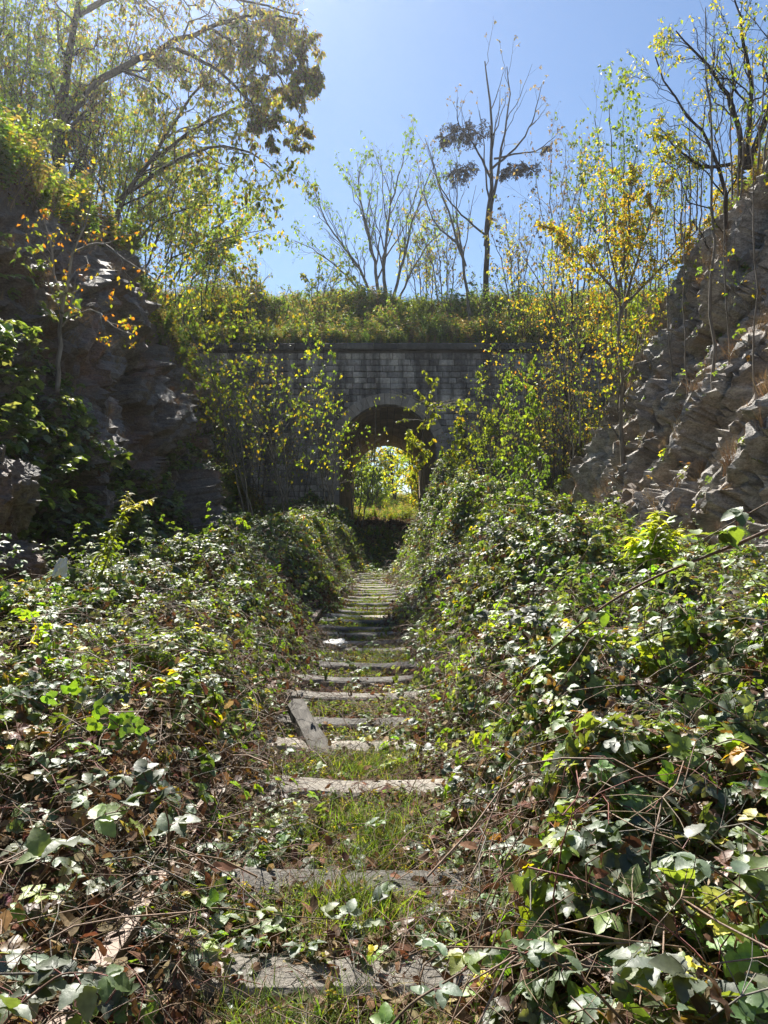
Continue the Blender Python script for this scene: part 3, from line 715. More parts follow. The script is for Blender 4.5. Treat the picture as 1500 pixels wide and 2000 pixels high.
for side, nm, x0, x1 in ((-1, 'left_bramble_thicket', -5.2, .2), (1, 'right_bramble_thicket', -.2, 5.6)):
    den = lambda x, y: itp(y, (1, 190), (3, 300), (4.5, 410), (8, 400), (14, 300), (31, 180)) * (1 if side < 0 else 1.15)
    x, y, h, nn, st = sample_thicket(den, x0, x1, 1.1, 31)
    m = (x < path_x(y)) if side < 0 else (x > path_x(y)); 
    x, y, h, nn, st = x[m], y[m], h[m], nn[m], st[m]
    # holes where only canes show
    hole = fbm(x * 1.1, y * 1.1, 3, 3, 71)
    kp = rng.random(len(x)) < 1 - .8 * ss(.15, .45, hole)
    x, y, h, nn, st = x[kp], y[kp], h[kp], nn[kp], st[kp]
    dp = np.minimum(rng.exponential(.09, len(x)), h * .9)
    z = h - dp + st + rng.normal(0, .02, len(x))
    sc = rng.uniform(.75, 1.3, len(x)) * itp(y, (1, .76), (2.5, .68), (4, .58), (8, .62), (31, .85))
    pts = np.c_[x - nn[:, 0] * dp * .3, y, z]
    # yellow sprays gather in patches
    pat = fbm(x * .7, y * .7, 9, 2, 15); idx = rng.choice(len(sprays), len(x), p=wts)
    ymk = (rng.random(len(x)) < np.clip(pat + .05, 0, 1) * (.5 if side < 0 else .7)); idx[ymk] = rng.integers(8, 10, ymk.sum())
    scatter(nm, pts, nn * [.6, .6, 1], sc, sprays, idx=idx, tilt=.3)
    # long leafy shoots standing clear of the mass
    m = (rng.random(len(x)) < .025) & (y > 3); dd = .0
    scatter(nm.replace('thicket', 'shoots'), np.c_[x[m], y[m], h[m] + st[m] + .02], nn[m] * [.3, .3, 1], rng.uniform(.4, .95, m.sum()) * itp(y[m], (3, 1), (10, .75), (31, .6)), shoots, tilt=.55)
    # canes, mostly under the leaves and on the flanks
    x, y, h, nn, st = sample_thicket(lambda x, y: itp(y, (1, 95), (4, 75), (9, 45), (31, 15)), x0, x1, 1.1, 30, .05)
    m = (x < path_x(y)) if side < 0 else (x > path_x(y)); x, y, h, nn, st = x[m], y[m], h[m], nn[m], st[m]
    z = h * rng.uniform(.35, 1.02, len(x)) + st
    scatter(nm.replace('thicket', 'canes'), np.c_[x, y, z], np.c_[rng.normal(0, .5, len(x)), rng.normal(0, .5, len(x)), np.ones(len(x))], rng.uniform(.35, .8, len(x)), canes, tilt=.45)
    x, y, h, nn, st = sample_thicket(lambda x, y: itp(y, (1, 120), (5, 130), (9, 80), (31, 30)), x0, x1, 1.1, 30, .02)
    z = h * rng.uniform(.4, .95, len(x)) + st
    scatter(nm.replace('bramble_thicket', 'dead_leaves'), np.c_[x, y, z], nn, rng.uniform(.6, 1.3, len(x)), drys, tilt=.7)

# path growth: grass tufts and small weeds between the sleepers
grass = [tuft(i, 20, .15, .04, (.11, .17, .035), 1.1, None, .0026) for i in range(3)] + [tuft(5, 20, .11, .05, (.22, .23, .06), 1.1, None, .0024), tuft(6, 20, .1, .06, (.32, .26, .15), 1.3, M_DRY, .0022)]
herbs = [herb(60 + i, .1, 10, .032, [G['lg'], G['g'], G['yg']], .7, 3) for i in range(3)] + [herb(64, .09, 12, .03, [G['yg'], G['y'], G['lg']], .6, 3), herb(65, .07, 12, .03, [G['tan'], G['br'], G['yg']], .5, 3)]
n = 9000
y = rng.uniform(1.3, 27, n) ** 1.0; w = itp(y, (1, .75), (4, .62), (8, .6), (27, .5)); x = path_x(y) + rng.normal(0, .5, n) * w
d = np.array([min(abs(q - s) for s in sy) for q in y[:n]])
clump = fbm(x * 2.2, y * 2.2, 1, 2, 33)
patch = np.zeros(n)
for (a, b_, r_) in ((-.15, 2.25, .45), (0.0, 2.85, .55), (-.1, 3.55, .4), (-.15, 4.65, .5), (-.1, 1.8, .5)): patch = np.maximum(patch, 1 - np.hypot((x - a) / 1.1, y - b_) / r_)
kp = (d > .15) & (rng.random(n) < np.where(y < 5.2, np.clip(patch * 1.0, .0, .5) * ss(-.5, .5, clump) + .05, .14 * ss(-.3, .5, clump)))
# extra density close by
n2 = 2600; y2 = rng.uniform(1.4, 5.0, n2); x2 = path_x(y2) + rng.normal(0, .38, n2)
p2 = np.zeros(n2)
for (a, b_, r_) in ((-.15, 2.2, .45), (0.0, 2.82, .5), (-.1, 3.6, .35), (-.15, 4.75, .4), (-.1, 1.75, .5)): p2 = np.maximum(p2, 1 - np.hypot((x2 - a) / 1.2, y2 - b_) / r_)
d2 = np.array([min(abs(q - s) for s in sy) for q in y2]); k2 = (d2 > .14) & (rng.random(n2) < np.clip(p2 * .9, 0, .5) * ss(-.6, .4, fbm(x2 * 4, y2 * 4, 0, 2, 39)))
gxp = np.r_[x[kp], x2[k2]]; gyp = np.r_[y[kp], y2[k2]]
gz = ground_z(gxp, gyp)
scatter('grass', np.c_[gxp, gyp, gz], np.tile([0, 0, 1.], (len(gxp), 1)), rng.uniform(.6, 1.25, len(gxp)), grass, tilt=.3, weights=[.17, .17, .16, .24, .26])
n = 60000
y = 1.3 + 27 * rng.random(n); w = itp(y, (1, .8), (5, .6), (8, .55), (27, .5)); x = path_x(y) + rng.uniform(-1, 1, n) * w
d = np.array([min(abs(q - s) for s in sy) for q in y])
kp = (rng.random(n) < itp(y, (1, .35), (5, .4), (7, .6), (27, .8)) * np.where(d < .14, np.where(y > 6, .08, .12), 1) * ss(-.9, .5, fbm(x * 2, y * 2, 4, 2, 44)))
x, y = x[kp], y[kp]
scatter('path_weeds', np.c_[x, y, ground_z(x, y)], np.tile([0, 0, 1.], (len(x), 1)), rng.uniform(.45, 1.0, len(x)), herbs, tilt=.25, weights=[.13, .13, .14, .38, .22])
n = 15000
y = 1.5 + 10 * rng.random(n) ** 1.6; x = path_x(y) + rng.normal(0, .42, n)
kp = rng.random(n) < np.clip((np.abs(x - path_x(y)) - .27) * 3.2, .05, 1) * ss(-.35, .4, fbm(x * 2.3, y * 2.3, 6, 3, 94)); x, y = x[kp], y[kp]
scatter('creeping_bramble', np.c_[x, y, ground_z(x, y) + rng.uniform(.01, .09, len(x))], np.tile([0, 0, 1.], (len(x), 1)), rng.uniform(.35, .8, len(x)), sprays, tilt=.3, weights=wts)
n = 16000
y = 1.2 + 26 * rng.random(n) ** 1.7; x = path_x(y) + rng.normal(0, .7, n); z = ground_z(x, y) + .015
scatter('leaf_litter', np.c_[x, y, z], np.tile([0, 0, 1.], (n, 1)), rng.uniform(.5, 1.1, n), drys, tilt=.4)
n = 3200
y = 1.4 + 9 * rng.random(n); x = path_x(y) + rng.normal(0, .75, n); z = ground_z(x, y) + rng.uniform(0, .12, n) * np.abs(x - path_x(y)) * 2
scatter('fallen_twigs', np.c_[x, y, z], np.tile([0, 0, 1.], (n, 1)), rng.uniform(.15, .5, n), canes, tilt=.3)

# growth on the embankment and slopes
wd = [herb(80 + i, 1.0, 30, .17, c, .45, 6, (.2, .17, .08), tc) for i, (c, tc) in enumerate([([G['yg'], G['lg'], G['g']], None), ([G['yg'], G['y'], G['lg']], G['tan']), ([G['lg'], G['g']], None), ([G['tan'], G['br'], G['yg']], G['tan'])])]
dryw = [tuft(90 + i, 34, .55, .08, (.22, .17, .1), .9, M_DRY, .005) for i in range(3)]
stick = [herb(95 + i, 1.3, 5, .06, [G['yg'], G['y']], .5, 6, (.15, .12, .09), None, .35) for i in range(2)]
n = 10000
x = rng.uniform(-16, 16, n); y = 32.3 + rng.random(n) * 9; z = bank_z(x, y)
scatter('embankment_weeds', np.c_[x, y, z - .05], np.tile([0, -.25, 1.], (n, 1)), rng.uniform(.4, .9, n) * np.clip(1 + .9 * fbm(x * .5, y * .5, 0, 2, 401), .5, 2.2), wd + dryw + stick, tilt=.25, weights=[.25, .25, .18, .1, .02, .02, .02, .08, .08])
def on_cliff(side, n, f):
    V, Nn, T = CL[side]; v = V.reshape(-1, 3); nn = Nn.reshape(-1, 3); t_ = T.ravel()
    p = f(v[:, 0], v[:, 1], v[:, 2], nn, t_); p = np.clip(p, 0, None)
    i = rng.choice(len(v), n, p=p / p.sum()); return v[i] + rng.normal(0, .04, (n, 3)), nn[i]
up_ = np.array([0, 0, 1.])
# ivy over the foot of the left rock
ivy = [bramble_spray(120 + i, [G['dg'], G['bg'], G['g']], .075, 4, .22) for i in range(4)] + [bramble_spray(125, [G['lg'], G['g']], .07, 4, .2)]
v, nn = on_cliff(-1, 9000, lambda x, y, z, n_, t_: (y > 5) * (y < 32) * (z > .3) * (z < 5.5) * np.clip(itp(z, (0, 1), (2.6, 1), (4, .12), (6, .05)) , 0, 1) * (fbm(y * .5, z * .6, 3, 3, 61) + itp(z, (0, .9), (2.6, .25), (4, -.1), (6, -.2)) > 0))
scatter('left_ivy', v + nn * .1, nn * .6 + up_ * .7, rng.uniform(.8, 1.5, len(v)), ivy, tilt=.35)
v, nn = on_cliff(1, 4200, lambda x, y, z, n_, t_: (y > 5) * (y < 32) * (t_ < 1) * (itp(y, (5, .1), (20, .2), (24, 1), (32, 1)) * (z < 8)) * (fbm(y * .7, z * .7, 3, 3, 62) > .0))
scatter('right_slope_creeper', v + nn * .06, nn * .5 + up_ * .8, rng.uniform(.7, 1.2, len(v)), sprays, tilt=.35, weights=wts)
# dry grass and roots hanging on ledges of the rock
v, nn = on_cliff(1, 2300, lambda x, y, z, n_, t_: (y > 4) * (t_ < 1.6) * (n_[:, 2] > .35) * (fbm(y * .9, z * .9, 8, 3, 63) > .15))
scatter('right_dry_grass', v, up_ * .7 + nn * .7, rng.uniform(.25, .75, len(v)), dryw, tilt=.4)
v, nn = on_cliff(-1, 1500, lambda x, y, z, n_, t_: (y > 4) * (t_ < 1.6) * (n_[:, 2] > .3) * (z > 2))
scatter('left_dry_grass', v, up_ * .5 + nn * .8, rng.uniform(.2, .6, len(v)), dryw, tilt=.4)
# undergrowth on both uplands and in the nook beside the portal
for s, nm in ((-1, 'left_upland_undergrowth'), (1, 'right_upland_undergrowth')):
    v, nn = on_cliff(s, 4200, lambda x, y, z, n_, t_: (y > 6) * ((t_ > .93) | (y > (27 if s < 0 else 24))) * (t_ < 9) * np.where(t_ > 1, 6, 1))
    scatter(nm, v, np.tile(up_, (len(v), 1)), rng.uniform(.4, 1.15, len(v)), wd + stick + dryw, tilt=.25)
# grass beyond the tunnel
n = 6500
x = rng.uniform(-7, 7, n); y = 47 + 38 * rng.random(n); scatter('far_meadow', np.c_[x, y, ground_z(x, y)], np.tile(up_, (n, 1)), rng.uniform(.4, 1.0, n), wd[:2] + dryw[:2], tilt=.2)
n = 2200
x = rng.uniform(-1.4, 1.4, n); y = rng.uniform(23.5, 30.2, n); kp = rng.random(n) < .5 + .5 * ss(0, 1, np.abs(x)); x, y = x[kp], y[kp]
scatter('portal_bank_undergrowth', np.c_[x, y, ground_z(x, y) + rng.uniform(0, .22, len(x)) * (1 + fbm(x * 2, y * 2, 7, 2, 98))], np.tile(up_, (len(x), 1)), rng.uniform(.6, 1.2, len(x)), sprays, tilt=.4)
n = 700
x = rng.uniform(-1.6, 1.6, n); y = rng.uniform(26.5, 31, n); kp = rng.random(n) < ss(-.3, .5, fbm(x * 1.5, y, 5, 2, 97)); x, y = x[kp], y[kp]
scatter('portal_bank_weeds', np.c_[x, y, ground_z(x, y)], np.tile(up_, (len(x), 1)), rng.uniform(.15, .5, len(x)), wd + dryw + stick, tilt=.35)
# earth and dead leaves on the bank before the portal
n = 5000
x = rng.uniform(-2.5, 3, n); y = rng.uniform(28, 51, n); scatter('portal_leaf_litter', np.c_[x, y, ground_z(x, y) + .03], np.tile(up_, (n, 1)), rng.uniform(1, 2.2, n), drys, tilt=.5)

# ------------------------------------------------------------------ trees
def resample(pts, n):
    pts = np.asarray(pts, float); d = np.r_[0, np.cumsum(np.linalg.norm(np.diff(pts, axis=0), axis=1))]
    t = np.linspace(0, d[-1], n)
    # smooth by Catmull-like averaging of linear interpolation
    q = np.stack([np.interp(t, d, pts[:, k]) for k in range(3)], 1)
    for _ in range(2): q[1:-1] = q[1:-1] * .5 + (q[:-2] + q[2:]) * .25
    return q
def grow(Pp, Rp, m, tlo, thi, ang, ratio, n, up=.0, wob=.08, rr=.5, rnd=rng, curl=.0):
    """m children on each parent polyline (M,k,3)"""
    M, k, _ = Pp.shape
    t = tlo + (thi - tlo) * (np.arange(m)[None] + rnd.random((M, m))) / m
    f = t * (k - 1); i = np.clip(f.astype(int), 0, k - 2); fr = (f - i)[..., None]
    ii = np.arange(M)[:, None]
    p0 = Pp[ii, i] * (1 - fr) + Pp[ii, i + 1] * fr; tg = nrm(Pp[ii, i + 1] - Pp[ii, i])
    r0 = (Rp[ii, i] * (1 - fr[..., 0]) + Rp[ii, i + 1] * fr[..., 0])
    Lp = np.linalg.norm(np.diff(Pp, axis=1), axis=2).sum(1)[:, None]
    side = nrm(np.cross(tg, rnd.normal(0, 1, tg.shape)))
    a = R(ang) * rnd.uniform(.6, 1.35, (M, m))[..., None]
    d = nrm(tg * np.cos(a) + side * np.sin(a) + np.array([0, 0, up]))
    L = Lp * ratio * rnd.uniform(.6, 1.2, (M, m)) * (1.15 - .65 * (t - tlo) / max(thi - tlo, .01))
    s = np.linspace(0, 1, n)[None, None, :, None]
    side2 = rnd.normal(0, 1, d.shape)
    pts = p0[:, :, None] + d[:, :, None] * L[..., None, None] * s + side2[:, :, None] * (L * wob)[..., None, None] * s ** 2 + np.array([0, 0, 1.]) * (L * curl)[..., None, None] * s ** 2
    pts = pts + rnd.normal(0, 1, pts.shape) * (L * wob * .3)[..., None, None] * (s > 0)
    rad = (r0 * rr)[..., None] * (1 - .75 * np.linspace(0, 1, n))[None, None]
    rad = np.maximum(rad, .0022)
    return pts.reshape(M * m, n, 3), rad.reshape(M * m, n)
def leaves(acc, Pp, per, size, pal, droop=.5, ratio=.6, tip=0.0, mi=1, rnd=rng, hang=.02, keep=1.0, patch=0, bright=1.0):
    M, k, _ = Pp.shape
    if not M or not per: return
    t = tip + (1 - tip) * rnd.random((M, per)); f = t * (k - 1); i = np.clip(f.astype(int), 0, k - 2); fr = (f - i)[..., None]; ii = np.arange(M)[:, None]
    c = (Pp[ii, i] * (1 - fr) + Pp[ii, i + 1] * fr).reshape(-1, 3)
    if patch:
        kk = fbm(c[:, 0] * 1.2, c[:, 1] * 1.2, c[:, 2] * 1.2, 2, patch) > rnd.uniform(-.9, .5, len(c)); c = c[kk]
    if keep < 1: c = c[rnd.random(len(c)) < keep]
    n = len(c)
    if not n: return
    d = nrm(rnd.normal(0, 1, (n, 3)) + np.array([0, 0, -2.5 * droop])); s = nrm(np.cross(d, rnd.normal(0, 1, (n, 3)))); u = np.cross(s, d)
    l = (size * rnd.uniform(.55, 1.35, n))[:, None]; w = l * ratio * .5
    c = c + d * hang
    V = np.stack([c, c + d * l * .4 - s * w + u * w * .35, c + d * l - u * l * .12, c + d * l * .4 + s * w + u * w * .35], 1)
    b_ = np.arange(n)[:, None] * 4
    F = np.concatenate([b_ + [0, 1, 2], b_ + [0, 2, 3]])
    pal_c = np.array([p[0] for p in pal]) * bright; pw = np.array([p[1] for p in pal]); pw = pw / pw.sum()
    col = pal_c[rnd.choice(len(pal), n, p=pw)] * rnd.uniform(.75, 1.25, (n, 1))
    acc.add(V.reshape(-1, 3), F, mi, np.concatenate([col, col]))
BK = dict(dark=(.055, .045, .036), grey=(.17, .15, .125), pale=(.30, .27, .23), brown=(.10, .08, .06))
YGp = [(G['yg'], 5), (G['y'], 2), (G['lg'], 3), (G['o'], .3)]
BRp = [(G['br'], 3), (G['tan'], 2), (G['yg'], 2), (G['y'], 1.2), ((.12, .14, .03), 3)]
ORp = [(G['y'], 6), ((.46, .24, .03), 3.5), (G['yg'], 4), (G['lg'], 1)]
GRp = [(G['g'], 3), (G['lg'], 4), (G['yg'], 2)]
SDp = [(G['gr'], 2), (G['tan'], 1), (G['br'], 2)]
def tree(name, label, stems, r0, lv, leaf, bark='grey', cat='tree', group=None, snap=True, seed=0, extra=None, tipn=None, k0=6):
    """stems: lists of (px,py,depth); lv: levels for grow(); leaf: (per twig, size, palette, droop, tip)"""
    rnd = np.random.default_rng(seed + 1000)
    S = []
    for st in stems:
        q = [P(*p) for p in st]
        z = surf(q[0][0], q[0][1])
        if (snap and abs(q[0][0]) > 3 or q[0][1] > 32) and (not S or abs(q[0][2] - z) < 1.6):
            q[0][2] = min(q[0][2], z) - .25 if z < q[1][2] else q[0][2] - .3
        S.append(resample(q, 14))
    base = S[0][0].copy()
    root = thing(name, label, cat, tuple(base), group)
    S = np.stack(S) - base
    S[:, 1:-1] += rnd.normal(0, .0045, S[:, 1:-1].shape) * np.linalg.norm(S[:, -1] - S[:, 0], axis=1)[:, None, None]
    rs = np.array(r0 if isinstance(r0, (list, tuple)) else [r0] * len(S))
    Rr = rs[:, None] * (1 - .85 * np.linspace(0, 1, 14))[None] + .003
    bc = BK[bark]
    a0 = Acc(); tubes(a0, S, Rr, k0, 0, bc)
    a1 = Acc(); Pc, Rc = S, Rr; tw = []
    for li, L_ in enumerate(lv):
        Pc, Rc = grow(Pc, Rc, *L_[:6], *L_[6:], rnd=rnd) if False else grow(Pc, Rc, L_[0], L_[1], L_[2], L_[3], L_[4], L_[5], L_[6], L_[7], L_[8], rnd, L_[9] if len(L_) > 9 else 0)
        (tubes(a0, Pc, Rc, 4, 0, bc) if li == 0 and Rc[:, 0].max() > .02 else tubes(a1, Pc, Rc, 3, 0, bc))
        tw.append(Pc)
    if leaf:
        for lf in (leaf if isinstance(leaf, list) else [leaf]):
            leaves(a1, Pc, lf[0], lf[1], lf[2], lf[3], lf[5] if len(lf) > 5 else .6, lf[4], rnd=rnd, patch=lf[6] if len(lf) > 6 else 0)
    put('trunk', a0.mesh('trunk', [M_BARK], True), root)
    if a1.V: put('crown', a1.mesh('crown', [M_BARK, M_LEAF], False), root)
    if extra: extra(root, base, rnd)
    return root
#        m  tlo thi ang ratio n up wob rr
Lbig = [(9, .25, 1, 45, .5, 7, .15, .12, .55), (6, .15, 1, 45, .45, 6, 0, .12, .55), (6, .1, 1, 45, .45, 5, -.15, .12, .6)]
# --- upper left: the large leaning tree over the rock
tree('leaning_tree', 'big dark tree at top left whose thick limb arches out over the cutting', [
    [(118, 420, 24), (112, 250, 24), (135, 120, 23.6), (150, 0, 23.2), (185, -90, 23)],
    [(118, 250, 24), (190, 150, 23.6), (265, 125, 23), (330, 80, 22.5), (400, 52, 22), (500, 18, 21.5), (580, 40, 21)],
    [(150, 30, 23.6), (210, -10, 23), (330, -15, 22.5), (480, 0, 22), (590, 30, 21.5)],
    [(345, 95, 22.4), (420, 130, 22), (480, 190, 21.5), (540, 260, 21)],
    [(400, 52, 22), (470, 90, 21.6), (540, 140, 21.3), (590, 230, 21)],
    [(500, 18, 21.5), (560, 60, 21.3), (600, 110, 21), (605, 170, 21)]],
    [.26, .13, .09, .06, .05, .05], [(13, .15, 1, 45, .28, 7, -.05, .12, .5), (8, .15, 1, 45, .45, 6, -.15, .12, .55), (7, .1, 1, 45, .8, 5, -.35, .1, .6)],
    (8, .12, BRp, .9, .1, .45, 301), 'dark', seed=1, k0=8)
tree('leaning_tree', 'slender tree leaning right from the left rock edge with yellowing leaves', [
    [(195, 430, 24), (240, 375, 23.8), (300, 310, 23.4), (350, 230, 23.2), (410, 150, 22.8), (440, 60, 22.5)],
    [(225, 395, 23.9), (300, 340, 23.4), (380, 290, 23), (470, 280, 22.6), (555, 350, 22)],
    [(300, 312, 23.4), (380, 250, 23), (460, 210, 22.7), (530, 190, 22.4)]],
    [.10, .07, .06], [(12, .2, 1, 42, .38, 6, .05, .1, .5), (7, .2, 1, 42, .5, 5, -.2, .1, .6), (4, .2, 1, 40, .5, 4, -.2, .1, .6)],
    (3, .16, [(G['lg'], 3), (G['yg'], 3), (G['y'], 1), ((.1, .12, .03), 3)], .8, .1, .6, 303), 'brown', seed=2)
tree('overhanging_shrub', 'yellow leaved shrub reaching out below the leaning trees against the sky', [
    [(250, 520, 24), (330, 500, 23.5), (430, 470, 23), (540, 440, 22.5)],
    [(240, 510, 24), (300, 430, 23.6), (380, 400, 23.2), (460, 400, 22.8)],
    [(280, 530, 24), (330, 420, 23.8), (350, 330, 23.6), (400, 300, 23.5)],
    [(330, 560, 27), (380, 480, 27), (450, 420, 27), (520, 380, 27)]],
    [.03, .03, .03, .03], [(16, .15, 1, 40, .3, 6, .1, .1, .5), (6, .2, 1, 40, .5, 4, 0, .1, .6)],
    (10, .125, YGp, .7, .1, .6, 304), 'brown', 'shrub', seed=3)
# saplings crowding the left upland
k = 0
for (px, py, d_, tx, ty, pal, nm, lab) in [
    (20, 330, 22, 30, -60, 'GR', 'sapling', 'leafy sapling at the far left top edge beside the big tree'),
    (70, 330, 23, 95, -40, 'YG', 'sapling', 'upright yellow green sapling just left of the big dark trunk'),
    (-40, 300, 21, -20, -80, 'GR', 'sapling', 'dark green sapling filling the top left corner'),
    (160, 380, 25, 200, 20, 'YG', 'sapling', 'thin sapling close right of the big dark trunk'),
    (230, 430, 26, 290, 130, 'YG', 'sapling', 'thin yellow green sapling behind the slender leaning tree'),
    (45, 345, 25, 15, 60, 'BR', 'sapling', 'brownish sapling behind the far left edge of the rock'),
    (290, 470, 30, 330, 250, 'YG', 'sapling', 'many stemmed sapling on the left crest above the rock end'),
    (350, 520, 33, 380, 330, 'BR', 'sapling', 'sparse brown sapling where left rock meets the embankment'),
    (400, 560, 34, 440, 400, 'YG', 'sapling', 'small yellow sapling at the left end of the embankment crest'),
    (100, 370, 20, 60, 150, 'GR', 'sapling', 'bushy green sapling at the foot of the big dark trunk'),
    (140, 370, 28, 110, 60, 'YG', 'sapling', 'yellowish sapling showing behind the big dark trunk'),
    (185, 395, 27, 240, -20, 'BR', 'sapling', 'tall brownish sapling between the big trunk and the slender leaning tree'),
    (260, 450, 28, 250, 210, 'GR', 'sapling', 'green sapling low behind the base of the slender leaning tree'),
    (320, 490, 31, 400, 330, 'YG', 'sapling', 'leaning yellow sapling under the end of the slender tree'),
    (360, 530, 34, 470, 450, 'YG', 'sapling', 'low spreading yellow sapling at the far left of the embankment'),
    (210, 410, 29, 170, 180, 'YG', 'sapling', 'slim yellow green sapling behind the left rock crest'),
    (270, 470, 32, 300, 300, 'GR', 'sapling', 'dull green sapling behind the left crest above the wall end'),
    (-10, 320, 26, 60, -40, 'YG', 'sapling', 'tall yellowish sapling behind the top left corner growth'),
    (10, 350, 14, 50, 240, 'GR', 'bush', 'green bush hanging over the far left rock edge')]:
    pal = dict(GR=GRp, YG=YGp, BR=BRp)[pal]
    st = [[(px + o_ * 12, py + 20, d_), (px * .6 + tx * .4 + o_ * 18, py * .6 + ty * .4, d_), (tx + o_ * 45, ty, d_ - .3)] for o_ in (-1, 0, 1)]
    tree(nm, lab, st, .03, [(16, .12, 1, 38, .3, 6, .2, .1, .5), (7, .15, 1, 42, .5, 4, .05, .1, .6)], (8, .0045 * d_ + .01, pal, .5, .05, .6, 5 + k), 'brown', nm if nm == 'bush' else 'tree', 'saplings on the left upland', seed=20 + k); k += 1
# pale bare sapling on the left rock
tree('pale_sapling', 'pale barked sapling growing from the left rock with few yellow leaves', [
    [(112, 765, 11), (118, 640, 11), (125, 560, 11), (150, 490, 10.9), (165, 430, 10.8), (180, 380, 10.7)],
    [(122, 590, 11), (105, 540, 11), (100, 470, 11), (80, 410, 11)],
    [(130, 625, 11), (180, 600, 10.8), (230, 645, 10.5), (262, 655, 10.3)],
    [(150, 490, 10.9), (200, 470, 10.6), (260, 520, 10.3), (330, 560, 10)]],
    [.035, .02, .012, .016], [(8, .2, 1, 42, .34, 5, .05, .12, .5), (4, .2, 1, 42, .5, 4, 0, .1, .6)],
    (3, .06, [(G['y'], 3), (G['yg'], 2), (G['o'], 2)], .6, .3, .7), 'pale', seed=40, snap=False)
# shrubs before the left half of the portal wall
for k, (px, py, d_, tops, lab, den) in enumerate([
    (640, 1010, 26, [(600, 640), (650, 700), (560, 700)], 'yellow leaved shrub in front of the wall close left of the tunnel arch', 5),
    (560, 1000, 24, [(470, 560), (520, 620), (430, 680)], 'tall thin shrub with yellow leaves climbing past the wall coping', 5),
    (480, 990, 22, [(380, 560), (430, 620), (330, 560)], 'tangled yellow shrub at the end of the left rock', 5),
    (690, 1000, 28, [(680, 820), (705, 890), (735, 800)], 'low twiggy shrub whose bare twigs cross the arch', 1),
    (520, 1010, 28, [(450, 760), (540, 780), (600, 790)], 'brown twiggy bush low against the wall left of the arch', 1)]):
    st = [[(px + 8 * i, py + 30, d_), ((px + tx) / 2 + 10 * i, (py + ty) / 2, d_ - .2), (tx, ty, d_ - .5)] for i, (tx, ty) in enumerate(tops)]
    tree('shrub', lab, st, .03, [(13, .15, 1, 40, .32, 6, .1, .12, .5), (7, .2, 1, 42, .5, 4, 0, .12, .6)], (den, .11, [(G['yg'], 5), (G['y'], 2), (G['lg'], 2)], .7, .3, .75, 90 + k), 'grey', 'shrub', 'shrubs before the portal wall', seed=50 + k, snap=False)
for k in range(12):
    px, d_ = [(960, 27), (1000, 28.5), (1040, 26), (1075, 27.5), (1105, 25), (1140, 24), (930, 30), (1160, 26), (455, 29), (500, 30), (590, 30), (400, 27)][k]
    lab = 'brown twiggy bush against the wall, %s right of the arch' % ['second', 'third', 'fifth', 'seventh', 'eighth', 'ninth', 'first', 'tenth', '', '', '', ''][k] if k < 8 else 'thin twiggy bush against the wall left of the arch, %s' % ['beside the left rock', 'halfway to the arch', 'nearest the arch', 'partly behind the left rock'][k - 8]
    rnd = np.random.default_rng(3000 + k); h_ = rnd.uniform(150, 290)
    st = [[(px + 8 * i, 975, d_), (px + i * 22 + rnd.uniform(-10, 10), 975 - h_ * .5, d_ - .2), (px + i * 38 + rnd.uniform(-15, 15), 975 - h_ * rnd.uniform(.75, 1.1), d_ - .4)] for i in (-1.5, -.5, .5, 1.5)]
    tree('shrub', lab, st, .02, [(13, .1, 1, 40, .34, 6, .1, .14, .5), (6, .15, 1, 42, .5, 5, 0, .14, .6), (2, .2, 1, 42, .5, 4, 0, .14, .6)], (1, .10, [(G['yg'], 4), (G['y'], 1), (G['lg'], 3), (G['tan'], 3)], .7, .3, .7, 390 + k), ('grey', 'brown')[k % 2], 'shrub', 'twiggy bushes before the wall', seed=300 + k, snap=False)
# sapling right of the arch with broad bright leaves
def umbel(root, base, rnd):
    a = Acc(); c0 = P(838, 800, 21) - base
    S = []
    for i in range(11):
        az = i * 2.4; d = np.array([math.cos(az), math.sin(az) * .5, rnd.uniform(.25, .6)]); L = rnd.uniform(.8, 1.25)
        s = np.linspace(0, 1, 6)[:, None]; S.append(c0 + d * L * s + np.array([0, 0, -.25]) * L * s ** 2 + np.array([0, 0, rnd.uniform(-.35, .25)]))
    S = np.stack(S); tubes(a, S, np.tile(np.linspace(.012, .004, 6), (len(S), 1)), 4, 0, BK['pale'])
    T_, TR_ = grow(S, np.tile(np.linspace(.01, .004, 6), (len(S), 1)), 5, .3, 1, 35, .3, 4, .1, .1, .6, rnd); tubes(a, T_, TR_, 3, 0, BK['pale'])
    leaves(a, T_[rnd.random(len(T_)) < .45], 6, .09, [(G['yg'], 2), (G['lg'], 3)], .7, .5, .2, rnd=rnd)
    put('bare_umbel', a.mesh('bare_umbel', [M_BARK, M_LEAF]), root)
tree('bright_sapling', 'sapling right of the arch with pale bare spokes above broad bright green leaves', [
    [(822, 1010, 21), (822, 930, 21), (826, 850, 21), (838, 790, 21), (842, 735, 21)],
    [(822, 1000, 21), (812, 940, 20.8), (800, 880, 20.5), (815, 830, 20.4)],
    [(830, 1010, 20.5), (880, 950, 20), (905, 870, 19.5), (900, 800, 19.5)]],
    [.03, .02, .02], [(10, .3, 1, 50, .22, 5, 0, .1, .5)], (18, .13, [((.26, .34, .04), 5), (G['yg'], 3), (G['y'], .8)], .8, .1, .75), 'brown', 'sapling', seed=70, extra=umbel, snap=False)
